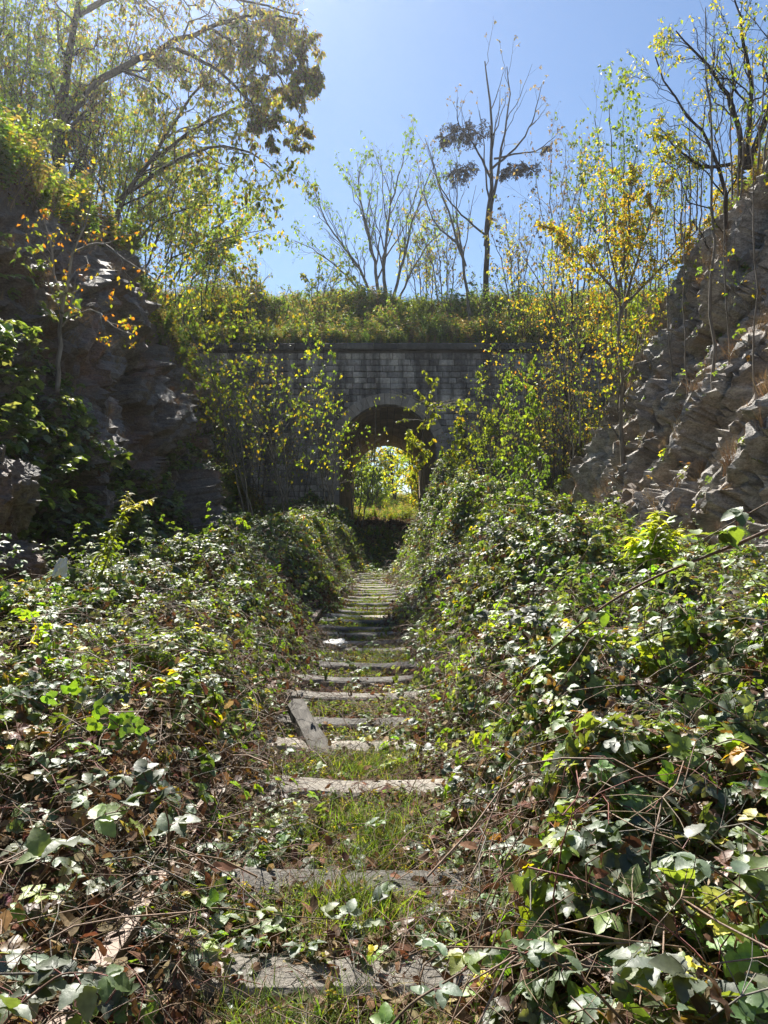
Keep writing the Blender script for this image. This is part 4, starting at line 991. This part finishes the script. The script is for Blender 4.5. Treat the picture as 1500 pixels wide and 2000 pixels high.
for k, (px, py, d_, tops, lab, den, pal, sz) in enumerate([
    (1010, 960, 22, [(990, 740), (1040, 780), (1020, 720)], 'shrub with heart shaped yellow green leaves hanging before the wall right of the arch', 9, [(G['yg'], 4), (G['lg'], 3)], .13),
    (940, 950, 20, [(900, 840), (960, 800), (930, 760)], 'leafy green shrub between the bright sapling and the heart leaved shrub', 10, [(G['lg'], 4), (G['g'], 3), (G['yg'], 2)], .09),
    (1010, 1000, 17, [(960, 900), (1020, 880), (1060, 900)], 'dark green bush on the bramble right of the arch', 10, GRp, .08),
    (1225, 850, 21, [(1215, 560), (1190, 620), (1245, 600)], 'straight sapling standing before the right rock with bright green leaves', 5, [(G['lg'], 4), (G['yg'], 4)], .11)]):
    st = [[(px + 8 * i, py + 30, d_), ((px + tx) / 2 + 6 * i, (py + ty) / 2, d_ - .2), (tx, ty, d_ - .5)] for i, (tx, ty) in enumerate(tops)]
    tree('shrub', lab, st, .03, [(11, .15, 1, 40, .3, 6, .1, .12, .5), (4, .2, 1, 42, .5, 4, 0, .12, .6)], (den, sz, pal, .8, .2, .8, 110 + k), 'grey', 'shrub', 'shrubs right of the arch', seed=60 + k, snap=False)
# --- trees on the embankment crest
tree('fan_tree', 'many stemmed tree fanning up from the middle of the embankment crest', [
    [(750, 610, 39), (700, 520, 39), (640, 440, 38.5), (615, 370, 38)],
    [(752, 610, 39), (725, 480, 39), (700, 380, 38.7), (705, 320, 38.5)],
    [(755, 610, 39), (750, 480, 39), (770, 370, 39), (790, 300, 39)],
    [(758, 610, 39), (790, 500, 39), (815, 400, 39), (850, 320, 39)],
    [(748, 612, 39), (680, 540, 39), (620, 490, 38.6), (575, 470, 38)],
    [(760, 612, 39), (800, 540, 39), (830, 480, 39), (880, 440, 39)]],
    [.1, .12, .12, .1, .07, .07], [(12, .25, 1, 28, .4, 7, .15, .06, .5), (6, .2, 1, 32, .5, 5, .1, .08, .55), (3, .2, 1, 32, .5, 4, .1, .08, .6)],
    [(2, .17, [(G['lg'], 3), (G['yg'], 3), (G['g'], 2)], .6, .3, .6, 200)], 'grey', seed=80)
def dead_clump(root, base, rnd):
    for (cx, cy, rw, rh) in ((903, 262, 46, 30), (905, 335, 26, 26), (1012, 330, 34, 20), (1068, 292, 9, 7)):
        a = Acc(); c = P(cx, cy, 36) - base; q = 36 / 1500
        sp = resample([c + [rw * q, 0, -rh * q * .3], c + [rw * q * .3, 0, rh * q * .5], c + [-rw * q * .4, 0, rh * q * .2], c + [-rw * q, 0, -rh * q * .5]], 10)[None]
        sr = np.full((1, 10), .03); tubes(a, sp, sr, 4, 0, BK['dark'])
        p1, r1 = grow(sp, sr, max(6, int(rw * .9)), 0, 1, 65, .42 * rh / rw, 5, .1, .2, .5, rnd, -.2); tubes(a, p1, r1, 3, 0, BK['brown'])
        p2, r2 = grow(p1, r1, 9, .1, 1, 55, .5, 4, -.1, .2, .6, rnd, -.3); r2 = np.maximum(r2, .008); tubes(a, p2, r2, 3, 0, BK['brown'])
        leaves(a, p2, 7, .11, [((.06, .045, .035), 2), ((.1, .075, .05), 1)], .5, .4, .2, 0, rnd)
        put('dead_leaf_clump', a.mesh('dead_leaf_clump', [M_BARK]), root)
TP = [(26, .12, SDp, .5, .75, .5)]
tree('tall_bare_tree', 'tall nearly bare tree with seed tufts and dark dead clumps on the embankment', [
    [(946, 640, 36), (948, 520, 36), (950, 440, 36), (965, 300, 36), (955, 200, 36), (947, 120, 36)],
    [(948, 480, 36), (965, 380, 36), (985, 260, 36), (1000, 190, 36), (990, 130, 36)],
    [(960, 330, 36), (1010, 290, 36), (1040, 240, 36), (1058, 165, 36)],
    [(960, 350, 36), (925, 280, 36), (890, 240, 36), (895, 190, 36)],
    [(950, 460, 36), (900, 420, 36), (860, 370, 35.8), (835, 290, 35.6)],
    [(965, 310, 36), (1010, 300, 36), (1050, 296, 36), (1085, 265, 36)]],
    [.17, .1, .06, .06, .05, .05], [(5, .45, 1, 32, .26, 7, .1, .05, .5, .3), (2, .4, 1, 34, .4, 5, .2, .06, .6)],
    (7, .13, SDp, .5, .8, .45), 'dark', seed=81, extra=dead_clump)
tree('thin_bare_tree', 'thin bare tree left of the tall one bending to the left', [
    [(921, 640, 35), (905, 500, 35), (870, 400, 35), (845, 330, 35), (830, 270, 35)],
    [(910, 520, 35), (890, 430, 35), (895, 360, 35), (890, 300, 35)],
    [(900, 480, 35), (850, 440, 35), (830, 390, 35), (825, 340, 35)]],
    [.09, .05, .05], [(7, .3, 1, 35, .28, 7, .1, .05, .5, .3), (3, .3, 1, 34, .4, 5, .2, .06, .6)], (4, .12, SDp + [(G['yg'], 2)], .5, .7, .45), 'grey', seed=82)
k = 0
for (px, py, d_, tx, ty, pal, lab, den, nst) in [
    (620, 600, 37, 640, 500, YGp, 'low twiggy tree left of the fan shaped tree', 4, 4),
    (500, 590, 36, 480, 500, YGp, 'bushy young tree at the left part of the embankment', 6, 5),
    (830, 600, 40, 820, 420, YGp, 'sparse young tree close right of the fan shaped tree', 4, 4),
    (870, 600, 38, 860, 400, BRp, 'faint twiggy tree left of the thin bare tree', 3, 4),
    (1010, 620, 35, 1000, 400, BRp, 'twiggy brown tree right of the tall bare tree', 3, 4),
    (1080, 640, 32, 1090, 270, SDp, 'bare slender tree between the tall one and the orange tree', 3, 4),
    (1130, 650, 28, 1150, 300, GRp, 'green crowned tree rising left behind the orange foliage', 5, 4),
    (1210, 640, 25, 1205, 190, GRp, 'tall green tree standing behind the orange foliage', 5, 4)]:
    st = [[(px + o_ * 6, py + 10, d_), (px * .55 + tx * .45 + o_ * 14, py * .55 + ty * .45, d_), (tx + o_ * 30, ty + abs(o_) * 25, d_)] for o_ in np.linspace(-1.5, 1.5, nst)]
    tree('slender_tree', lab, st, .04, [(12, .2, 1, 30, .3, 6, .15, .07, .5), (7, .2, 1, 34, .45, 4, .1, .08, .6)], (max(2, int(den * 1.4)), .13, pal, .6, .3, .6, 130 + k), 'grey', 'tree', 'trees along the embankment top', seed=100 + k); k += 1
for k, (px, py, d_, h_, w_, pal, lab) in enumerate([
    (470, 640, 34.0, 80, 26, YGp, 'yellow bush on the left part of the embankment slope'), (545, 625, 35.5, 60, 30, GRp, 'green bush left of the embankment middle'),
    (610, 640, 34.2, 55, 24, [(G['tan'], 3), (G['yg'], 3), (G['lg'], 2)], 'straw coloured bush above the coping left of the arch'), (690, 610, 37.5, 55, 26, YGp, 'bush at the foot of the fan shaped tree on its left'),
    (820, 640, 34.2, 55, 34, [(G['yg'], 5), (G['lg'], 3)], 'bright feathery bush above the coping right of the arch'), (880, 620, 36, 45, 26, GRp, 'dark low bush left of the foot of the tall bare tree'),
    (960, 640, 34.5, 80, 28, GRp, 'green bush above the right end of the visible coping'), (1030, 640, 33.6, 95, 26, YGp, 'tangled yellow green bush where the embankment meets the right slope'),
    (425, 600, 36.5, 95, 26, BRp, 'brownish bush at the left end of the embankment crest'), (760, 640, 34.0, 40, 30, [(G['lg'], 3), (G['tan'], 3), (G['yg'], 2)], 'low dull bush right above the crown of the arch')]):
    rnd = np.random.default_rng(4000 + k)
    st = [[(px + i * 5, py + 8, d_), (px + i * w_ * .4, py - h_ * .5, d_), (px + i * w_ * .8 + rnd.uniform(-6, 6), py - h_ * rnd.uniform(.7, 1.1), d_ + rnd.uniform(-.3, .3))] for i in (-1.5, -.8, 0, .8, 1.5)]
    tree('bush', lab, st, .03, [(10, .15, 1, 42, .4, 5, .1, .14, .5), (5, .15, 1, 42, .5, 4, 0, .14, .6)], (6, .13, pal if pal is not GRp else [(G['lg'], 4), (G['tan'], 2), (G['yg'], 4)], .5, .1, .5, 440 + k), 'brown', 'bush', 'bushes on the embankment', seed=400 + k)
# the orange and yellow tree
tree('orange_leaved_tree', 'small tree with dense orange and yellow autumn leaves at the right', [
    [(1215, 820, 19), (1212, 640, 19), (1205, 560, 19), (1190, 470, 19), (1170, 380, 19)],
    [(1212, 620, 19), (1240, 520, 18.8), (1270, 430, 18.6), (1300, 350, 18.4)],
    [(1210, 580, 19), (1160, 520, 18.9), (1110, 480, 18.8), (1080, 440, 18.6)],
    [(1214, 600, 19), (1270, 545, 18.6), (1330, 480, 18.2), (1390, 420, 17.8)],
    [(1208, 560, 19), (1230, 460, 19), (1225, 390, 19), (1240, 340, 19)]],
    [.06, .04, .035, .035, .04], [(12, .15, 1, 38, .32, 6, .1, .1, .5), (8, .15, 1, 42, .5, 4, 0, .12, .6)], (17, .08, ORp, .4, .0, .6), 'grey', seed=110)
tree('orange_leaved_tree', 'lower yellow and orange tree between the embankment and the orange tree', [
    [(1120, 760, 25), (1100, 640, 25), (1060, 560, 25), (1020, 500, 25)],
    [(1110, 700, 25), (1120, 600, 25), (1110, 520, 25), (1140, 440, 25)],
    [(1115, 740, 25), (1170, 620, 24.5), (1190, 560, 24), (1200, 500, 24)]],
    [.05, .04, .04], [(12, .15, 1, 38, .34, 6, .1, .1, .5), (7, .15, 1, 42, .5, 4, 0, .12, .6)], (12, .09, [(G['y'], 5), (G['yg'], 5), (G['o'], 2)], .4, .1, .6), 'dark', seed=111)
# bare dark trees top right
tree('bare_branched_tree', 'bare dark tree spreading leftward above the right rock', [
    [(1445, 330, 15), (1400, 280, 15), (1350, 230, 14.8), (1300, 200, 14.6), (1280, 110, 14.5)],
    [(1450, 320, 15), (1440, 220, 15), (1400, 150, 15), (1350, 90, 15), (1320, 60, 15)],
    [(1455, 330, 15), (1470, 200, 15), (1460, 90, 15), (1430, -20, 15)],
    [(1460, 330, 15), (1500, 220, 14.6), (1530, 80, 14.2), (1540, -60, 14)],
    [(1430, 320, 15), (1370, 330, 15), (1310, 280, 15), (1290, 250, 15)]],
    [.06, .06, .06, .07, .035], [(12, .2, 1, 38, .34, 7, .05, .1, .5), (7, .2, 1, 38, .45, 5, .05, .1, .55), (4, .2, 1, 38, .45, 4, .05, .1, .55)], (2, .075, [(G['y'], 3), (G['yg'], 3)], .5, .3, .6, 250), 'dark', seed=112)
tree('tall_straight_sapling', 'tall straight thin sapling rising bare above the right rock edge', [
    [(1390, 480, 14), (1388, 300, 14), (1384, 150, 14), (1378, 15, 14)], [(1386, 240, 14), (1390, 150, 14), (1392, 90, 14), (1400, 20, 14)]],
    [.035, .012], [(5, .4, 1, 20, .15, 6, .2, .04, .5), (2, .3, 1, 30, .4, 4, .1, .06, .6)], (3, .06, YGp, .4, .3), 'grey', seed=113)
k = 0
for (px, py, d_, tx, ty, lab) in [
    (1480, 320, 12, 1500, 60, 'yellow leaved sapling at the far right top corner'),
    (1320, 470, 17, 1310, 250, 'yellow green sapling close left of the tall straight sapling'),
    (1270, 560, 20, 1270, 280, 'pale stemmed sapling behind the right end of the orange foliage'),
    (1350, 440, 15, 1345, 200, 'twiggy sapling below the bare dark branches'),
    (1430, 380, 13, 1425, 150, 'yellow green sapling on the crest of the right rock')]:
    st = [[(px + o_ * 10, py + 10, d_), (px * .5 + tx * .5 + o_ * 16, py * .5 + ty * .5, d_), (tx + o_ * 30, ty + abs(o_) * 30, d_)] for o_ in (-1, 0, 1, 1.6)]
    tree('sapling', lab, st, .014, [(9, .2, 1, 34, .28, 6, .15, .08, .5), (4, .2, 1, 36, .45, 4, .1, .08, .6)], (3, .07, YGp + [(G['lg'], 2)], .6, .3, .6, 150 + k), 'grey', 'tree', 'saplings on the right rock crest', seed=120 + k); k += 1
# thin vertical stems on the slope right of the portal
k = 0
for px in (985, 1020, 1048, 1075, 1105, 1125, 1150, 1172, 1196, 1225, 1250, 1275, 1300):
    d_ = 27 - (px - 985) / 315 * 8 + random.uniform(-.8, .8); py = 930 - (px - 985) * .35 + random.uniform(-30, 20)
    tx = px - 20 + random.uniform(-30, 30); ty = 560 - (px - 985) * .2 + random.uniform(-60, 60)
    lab = ['third', 'dark', 'bent', 'pale', 'forked', 'short', 'wavy', 'leafy', 'bare', 'tall', 'thin', 'crooked', 'slanting'][k]
    lab = ('bare pole sapling on the slope right of the portal, %s from the arch' % ['nearest', 'second', 'third', 'fourth', 'fifth', 'sixth', 'seventh', 'eighth', 'ninth', 'tenth', 'eleventh', 'twelfth', 'last'][k])
    st = [[(px, py + 20, d_), (px * .6 + tx * .4 + random.uniform(-8, 8), py * .6 + ty * .4, d_), (tx, ty, d_)], [(px + 6, py + 20, d_), (px + 12, py * .6 + ty * .4, d_), (tx + random.uniform(10, 50), ty + 60, d_)]]
    tree('pole_sapling', lab, st, .018, [(8, .2, 1, 30, .25, 6, .2, .08, .5), (4, .2, 1, 38, .45, 4, .1, .08, .6)], (4, .09, YGp, .6, .3, .6, 170 + k), random.choice(('grey', 'pale', 'brown')), 'sapling', 'pole saplings on the right slope', seed=140 + k); k += 1
# woodland seen through the tunnel
k = 0
for (x, y, h, pal, lab) in [(-3.4, 60, 9, GRp, 'green tree beyond the tunnel at the left of the opening'), (2.3, 58, 9, [(G['y'], 4), (G['yg'], 5)], 'bright yellow tree filling the right of the tunnel opening'),
    (3.4, 66, 11, [(G['yg'], 6), (G['lg'], 3)], 'yellow green tree behind the bright yellow one beyond the tunnel'), (-1.3, 72, 9, BRp, 'twiggy brown tree far beyond the tunnel'), (-4.5, 80, 14, YGp, 'tall pale tree far beyond the tunnel on the left'),
    (.4, 84, 6, GRp, 'low green tree in the middle distance beyond the tunnel'), (-.9, 62, 4, [(G['yg'], 6), (G['lg'], 3)], 'short yellow green bush beyond the tunnel'), (4.5, 80, 12, YGp, 'tree far beyond the tunnel on the right'),
    (1.0, 70, 9, [(G['yg'], 6), (G['y'], 4)], 'yellow tree right of the middle beyond the tunnel'), (-2.4, 66, 6, [(G['yg'], 4), (G['lg'], 5), (G['br'], 1)], 'dull green tree left of the middle beyond the tunnel'), (2.9, 54, 6, [(G['y'], 4), (G['yg'], 6)], 'yellow tree leaning in just past the far end of the tunnel')]:
    z0 = float(ground_z(np.array(x), np.array(float(y)))); rnd = np.random.default_rng(900 + k)
    root = thing('woodland_tree', lab, 'tree', (x, y, z0 - .1), 'trees beyond the tunnel')
    S = np.stack([resample([(0, 0, 0), (rnd.normal(0, .3), 0, h * .35), (rnd.normal(0, .12 * h), rnd.normal(0, .1 * h), h * rnd.uniform(.8, 1))], 12) for _ in range(3)])
    Rr = np.tile(np.linspace(.09, .015, 12), (3, 1)); a0 = Acc(); tubes(a0, S, Rr, 5, 0, BK['brown']); a1 = Acc()
    P1, R1 = grow(S, Rr, 14, .1, 1, 60, .32, 6, .05, .1, .5, rnd); tubes(a1, P1, R1, 3, 0, BK['brown'])
    P2, R2 = grow(P1, R1, 6, .15, 1, 45, .45, 4, 0, .1, .6, rnd); tubes(a1, P2, R2, 3, 0, BK['brown'])
    leaves(a1, P2, 30, .17, pal, .4, .65, .1, rnd=rnd, patch=260 + k, bright=1.35)
    put('trunk', a0.mesh('trunk', [M_BARK], True), root); put('crown', a1.mesh('crown', [M_BARK, M_LEAF]), root); k += 1

# ------------------------------------------------------------------ single things
def rock(name, label, loc, size, seed, mat, rot=0, cat='boulder', sub=60):
    r = np.random.default_rng(seed)
    th = np.linspace(0, math.pi, sub); ph = np.linspace(0, 2 * math.pi, sub * 2 + 1)[:-1]
    A, B_ = np.meshgrid(th, ph, indexing='ij'); D = np.stack([np.sin(A) * np.cos(B_), np.sin(A) * np.sin(B_), np.cos(A)], -1)
    # cut by random planes: faceted boulder
    rad = np.full(A.shape, 1.0)
    for q in range(16):
        nv_ = nrm(r.normal(0, 1, 3)); off = r.uniform(.62, .92); c = D @ nv_; rad = np.minimum(rad, np.where(c > .05, off / np.maximum(c, .05), 9))
    rad = rad * (1 + .10 * facets(D[..., 0] * 2.2 + 5, D[..., 1] * 2.2 + 5, D[..., 2] * 2.2 + 5, seed, 1, 1)[0] + .04 * facets(D[..., 0] * 6 + 5, D[..., 1] * 6 + 5, D[..., 2] * 6 + 5, seed, 1, 1)[0])
    rad = rad + .03 * fbm(D[..., 0] * 4, D[..., 1] * 4, D[..., 2] * 4, 3, seed)
    V = D * rad[..., None] * np.array(size); n, m_ = A.shape
    F = [(i * m_ + j, (i + 1) * m_ + j, (i + 1) * m_ + (j + 1) % m_, i * m_ + (j + 1) % m_) for i in range(n - 1) for j in range(m_)]
    me = mesh_np(name, V.reshape(-1, 3), np.array(F), mat, None, False, {'soil': ('POINT', np.zeros(n * m_))})
    o = put(name, me, None, loc, label=label, cat=cat); o.rotation_euler = (0, 0, rot); return o
rock('boulder', 'large brown angular boulder at the left edge of the picture', tuple(P(-25, 985, 7.4)), (.52, .6, .56), 5, M_ROCKL)
rock('boulder', 'dark lower boulder under the brown one at the left edge', tuple(P(0, 1120, 7.2)), (.42, .45, .36), 8, M_ROCKL, 1)
b1 = rock('flat_stone', 'pale flat stone lying on the path left of the sleepers', tuple(P(655, 1264, 8.8)), (.16, .14, .06), 9, M_PALE, .4, 'stone', 14)
b1.location.z = .06
# fallen timber post leaning into the thicket
post = bpy.data.meshes.new('timber_post')
V = []; k = 8; nl_ = 10
for i in range(nl_):
    t_ = i / (nl_ - 1)
    for a, b_ in ((-.07, -.04), (-.03, -.05), (.04, -.045), (.07, -.03), (.068, .03), (.025, .05), (-.04, .045), (-.07, .035)):
        V.append((a * (1 - .12 * t_) + random.uniform(-.006, .006), b_ + random.uniform(-.006, .006), t_ * .66 - (.05 if i == 0 else 0) + (random.uniform(-.06, .03) if i == nl_ - 1 else 0)))
F = [(i * k + j, i * k + (j + 1) % k, (i + 1) * k + (j + 1) % k, (i + 1) * k + j) for i in range(nl_ - 1) for j in range(k)] + [tuple(range(k))[::-1], tuple(range((nl_ - 1) * k, nl_ * k))]
post.from_pydata(V, [], F); post.materials.append(M_WOOD)
o = put('timber_post', post, None, tuple(P(642, 1446, 4.95)), label='weathered grey timber post leaning out of the brambles beside the path', cat='post')
dv = Vector(tuple(P(590, 1345, 5.6) - P(652, 1450, 4.95))); o.rotation_euler = dv.to_track_quat('Z', 'Y').to_euler()
o.location.z = max(o.location.z, -.02) - .10; o.location.x -= .04
# white litter
def sheet(name, label, loc, w, h, seed):
    r = np.random.default_rng(seed); n = 9; U, V_ = np.meshgrid(np.linspace(-1, 1, n), np.linspace(-1, 1, n))
    out = np.sqrt(np.maximum(1.25 - .3 * (U ** 2 + V_ ** 2), .2)) + .2 * vnoise(U * 2, V_ * 2, seed, 1)
    X_ = U * w / 2 * out * (1 - .45 * (V_ + 1) / 2); Z_ = V_ * h / 2 * out; Y_ = .12 * w * fbm(U * 2, V_ * 2, seed, 3, 3)
    me = mesh_np(name, np.c_[X_.ravel(), Y_.ravel(), Z_.ravel()], grid_faces(n, n), M_WHITE, None, False)
    o = put(name, me, None, loc, label=label, cat='litter'); md = o.modifiers.new('thick', 'SOLIDIFY'); md.thickness = .003; o.rotation_euler = (.2, .2, .3); return o
sheet('plastic_scrap', 'crumpled white plastic scrap caught above the brambles at the left', tuple(P(120, 1108, 6.2)), .13, .16, 3)
sheet('plastic_scrap', 'small white scrap on the left rock edge below the big tree', tuple(P(122, 343, 15)), .22, .35, 4)
sheet('plastic_scrap', 'tiny white scrap right of the other on the left rock edge', tuple(P(134, 390, 14.6)), .14, .14, 6)

# tall weeds that stand out of the thicket
def plume(name, label, stems, col, tip, seed, size=.07, cat='weed'):
    r = np.random.default_rng(seed); root = thing(name, label, cat, tuple(P(*stems[0][0])))
    base = P(*stems[0][0]); a = Acc(); l_ = Acc()
    for st in stems:
        p = resample([P(*q) for q in st], 16) - base; tubes(a, p[None], np.linspace(.006, .002, 16)[None], 4, 0, (.2, .19, .07))
        for i in range(90):
            t_ = r.uniform(.05, 1); f = t_ * 14.99; j = int(f); c = p[j] + (p[j + 1] - p[j]) * (f - j)
            d = r.normal(0, 1, 3) * [1, 1, .4] + [0, 0, .2]; d /= np.linalg.norm(d)
            leaflet(l_, c, d, [r.normal(0, .2), r.normal(0, .2), 1], size * r.uniform(.6, 1.2) * (1.15 - .6 * t_), size * .24, jit(col if t_ < .75 else tip, r), r, 0, 3, .2, .5, 0)
    put('stem', a.mesh('stem', [M_CANE], True), root); put('leaves', l_.mesh('leaves', [M_WEED], False), root)['kind'] = 'stuff'
    return root
plume('goldenrod', 'arching goldenrod with pale feathery tip above the left thicket', [
    [(175, 1140, 5.6), (205, 1060, 5.6), (235, 1010, 5.5), (270, 985, 5.4), (300, 975, 5.3)], [(200, 1120, 5.6), (225, 1040, 5.6), (243, 1000, 5.6), (247, 960, 5.6)]], G['yg'], (.45, .42, .2), 1, .09)
plume('fern_weed', 'bright yellow ferny weed glowing before the foot of the right rock', [
    [(1275, 1120, 6.6), (1272, 1060, 6.6), (1285, 1000, 6.6)], [(1290, 1110, 6.6), (1305, 1070, 6.5), (1322, 1035, 6.45)], [(1265, 1110, 6.6), (1250, 1080, 6.6), (1235, 1050, 6.6)], [(1280, 1110, 6.5), (1290, 1060, 6.5), (1270, 1020, 6.5)], [(1280, 1110, 6.5), (1270, 1070, 6.5), (1290, 1030, 6.5)]], (.34, .38, .045), (.42, .40, .06), 2, .17)
plume('fern_weed', 'green ferny weed left of the bright yellow one', [
    [(1190, 1110, 7.8), (1185, 1050, 7.8), (1180, 1005, 7.8)], [(1200, 1110, 7.8), (1220, 1060, 7.8), (1235, 1010, 7.8)], [(1185, 1110, 7.8), (1165, 1060, 7.8), (1150, 1015, 7.8)]], G['lg'], G['yg'], 3, .13)
# long sprays with broad leaves close to the camera
def big_spray(name, label, pts, n, L_, cols, seed, rad=.006, col='br'):
    r = np.random.default_rng(seed); base = P(*pts[0]); root = thing(name, label, 'bramble branch', tuple(base))
    p = resample([P(*q) for q in pts], 20) - base; a = Acc(); tubes(a, p[None], np.linspace(rad, rad * .35, 20)[None], 6, 0, jit(G[col], r))
    put('stem', a.mesh('stem', [M_CANE], True), root)
    for i in range(n):
        t_ = .15 + .85 * (i + r.uniform(.1, .9)) / n; f = min(t_, 1) * 18.99; j = int(f); c = p[j] + (p[j + 1] - p[j]) * (f - j)
        d = nrm(p[j + 1] - p[j]) * .5 + r.normal(0, .6, 3) * [1, 1, .4] + [0, 0, .15]; d /= np.linalg.norm(d)
        q = c + d * L_ * .6; up = np.array([r.normal(0, .25), -.2 + r.normal(0, .25), 1]); g = Acc()
        tubes(g, np.array([[c, q]]), np.array([[.002, .0015]]), 3, 1, jit(G['red'], r)); cc = jit(cols[r.integers(len(cols))], r)
        d2, s_, u_ = frame(d, up); l = L_ * r.uniform(.8, 1.2)
        leaflet(g, q, d + u_ * r.uniform(-.4, 0), up, l * 1.15, l * .85, cc, r, rows=10, serr=.09)
        for sg in (-1, 1): leaflet(g, q, s_ * sg + d * .3 - u_ * .15, up, l, l * .7, jit(cc, r, .1), r, rows=10, serr=.09)
        put('leaf', g.mesh('leaf', [M_BRAM, M_CANE], True), root)
BG = [G['bg'], G['g'], G['dg']]; YG2 = [G['yg'], G['lg'], G['y']]
big_spray('bramble_branch', 'long dark branch slanting across the right thicket from the right edge', [(1560, 1010, 3.1), (1400, 1080, 3.1), (1300, 1115, 3.2), (1180, 1180, 3.4), (1050, 1290, 3.6), (960, 1400, 3.7)], 11, .055, [G['lg'], G['g'], G['bg'], G['yg']], 1, .008)
big_spray('bramble_branch', 'leafy shoot above the dark branch at the right edge', [(1540, 960, 3.0), (1450, 1010, 3.0), (1380, 1050, 3.1), (1330, 1075, 3.2)], 7, .06, [G['lg'], G['g'], G['bg']], 2, .004)
big_spray('bramble_branch', 'shoot with yellow blotched leaves at the right edge midway down', [(1560, 1560, 2.2), (1500, 1480, 2.2), (1440, 1440, 2.25), (1380, 1460, 2.3)], 4, .075, YG2, 3, .005)
big_spray('bramble_branch', 'bramble shoot with large dull leaves at the lower right edge', [(1600, 1900, 1.75), (1480, 1760, 1.8), (1400, 1700, 1.85), (1320, 1650, 1.9)], 7, .06, BG, 4, .004)
big_spray('bramble_branch', 'bramble shoot with broad grey green leaves in the lower right corner', [(1540, 2080, 1.55), (1440, 1960, 1.6), (1330, 1900, 1.65), (1230, 1880, 1.7)], 8, .058, BG, 5, .004)
big_spray('bramble_branch', 'arching shoot crossing right of the nearest sleeper at the bottom', [(1250, 2030, 1.7), (1120, 1890, 1.75), (980, 1850, 1.8), (840, 1850, 1.9)], 6, .042, BG + [G['yg']], 6, .004)
big_spray('bramble_branch', 'bramble shoot with large leaves at the middle left', [(60, 1740, 2.1), (130, 1640, 2.1), (200, 1590, 2.15), (260, 1580, 2.2)], 5, .06, BG + [G['lg']], 7, .004)
big_spray('bramble_branch', 'bramble shoot with drooping leaves in the lower left corner', [(-40, 2060, 1.6), (40, 1960, 1.65), (120, 1900, 1.7), (200, 1900, 1.75)], 6, .055, BG, 8, .004)
big_spray('bramble_branch', 'shoot with grey green leaves over the left rail', [(330, 1700, 2.5), (330, 1600, 2.5), (300, 1530, 2.5), (250, 1510, 2.5)], 6, .055, BG, 9, .004)
big_spray('bramble_branch', 'low shoot trailing along the top of the nearest sleeper', [(300, 1800, 2.3), (420, 1770, 2.3), (560, 1790, 2.35), (740, 1800, 2.4)], 7, .036, BG + [G['lg']], 10, .003)
big_spray('bramble_branch', 'leafy shoot among the grass at the bottom centre', [(700, 2080, 1.65), (800, 1960, 1.7), (900, 1900, 1.75), (960, 1860, 1.85)], 5, .036, BG + [G['lg']], 11, .004)
# added scattering volume that imitates the sun's lens glare and its veil
hz = bpy.data.materials.new('glare_veil_volume'); hz.use_nodes = True; t = hz.node_tree; t.nodes.remove(t.nodes['Principled BSDF'])
pv = t.nodes.new('ShaderNodeVolumePrincipled'); pv.inputs['Density'].default_value = .00065; pv.inputs['Color'].default_value = (.93, .96, 1, 1); pv.inputs['Anisotropy'].default_value = .8
t.links.new(pv.outputs[0], t.nodes['Material Output'].inputs['Volume'])
x0, x1, y0, y1, z0, z1 = -410, 410, -310, 710, -3, 40
V = [(x, y, z) for z in (z0, z1) for (x, y) in ((x0, y0), (x1, y0), (x1, y1), (x0, y1))]
put('glare_veil', mesh_np('glare_veil', V, [(0, 3, 2, 1), (4, 5, 6, 7), (0, 1, 5, 4), (1, 2, 6, 5), (2, 3, 7, 6), (3, 0, 4, 7)], hz), kind='stuff')
print('SCENE DONE objects', len(bpy.data.objects), 'tris', sum(len(p.vertices) - 2 for o in C.objects if o.type == 'MESH' for p in o.data.polygons))
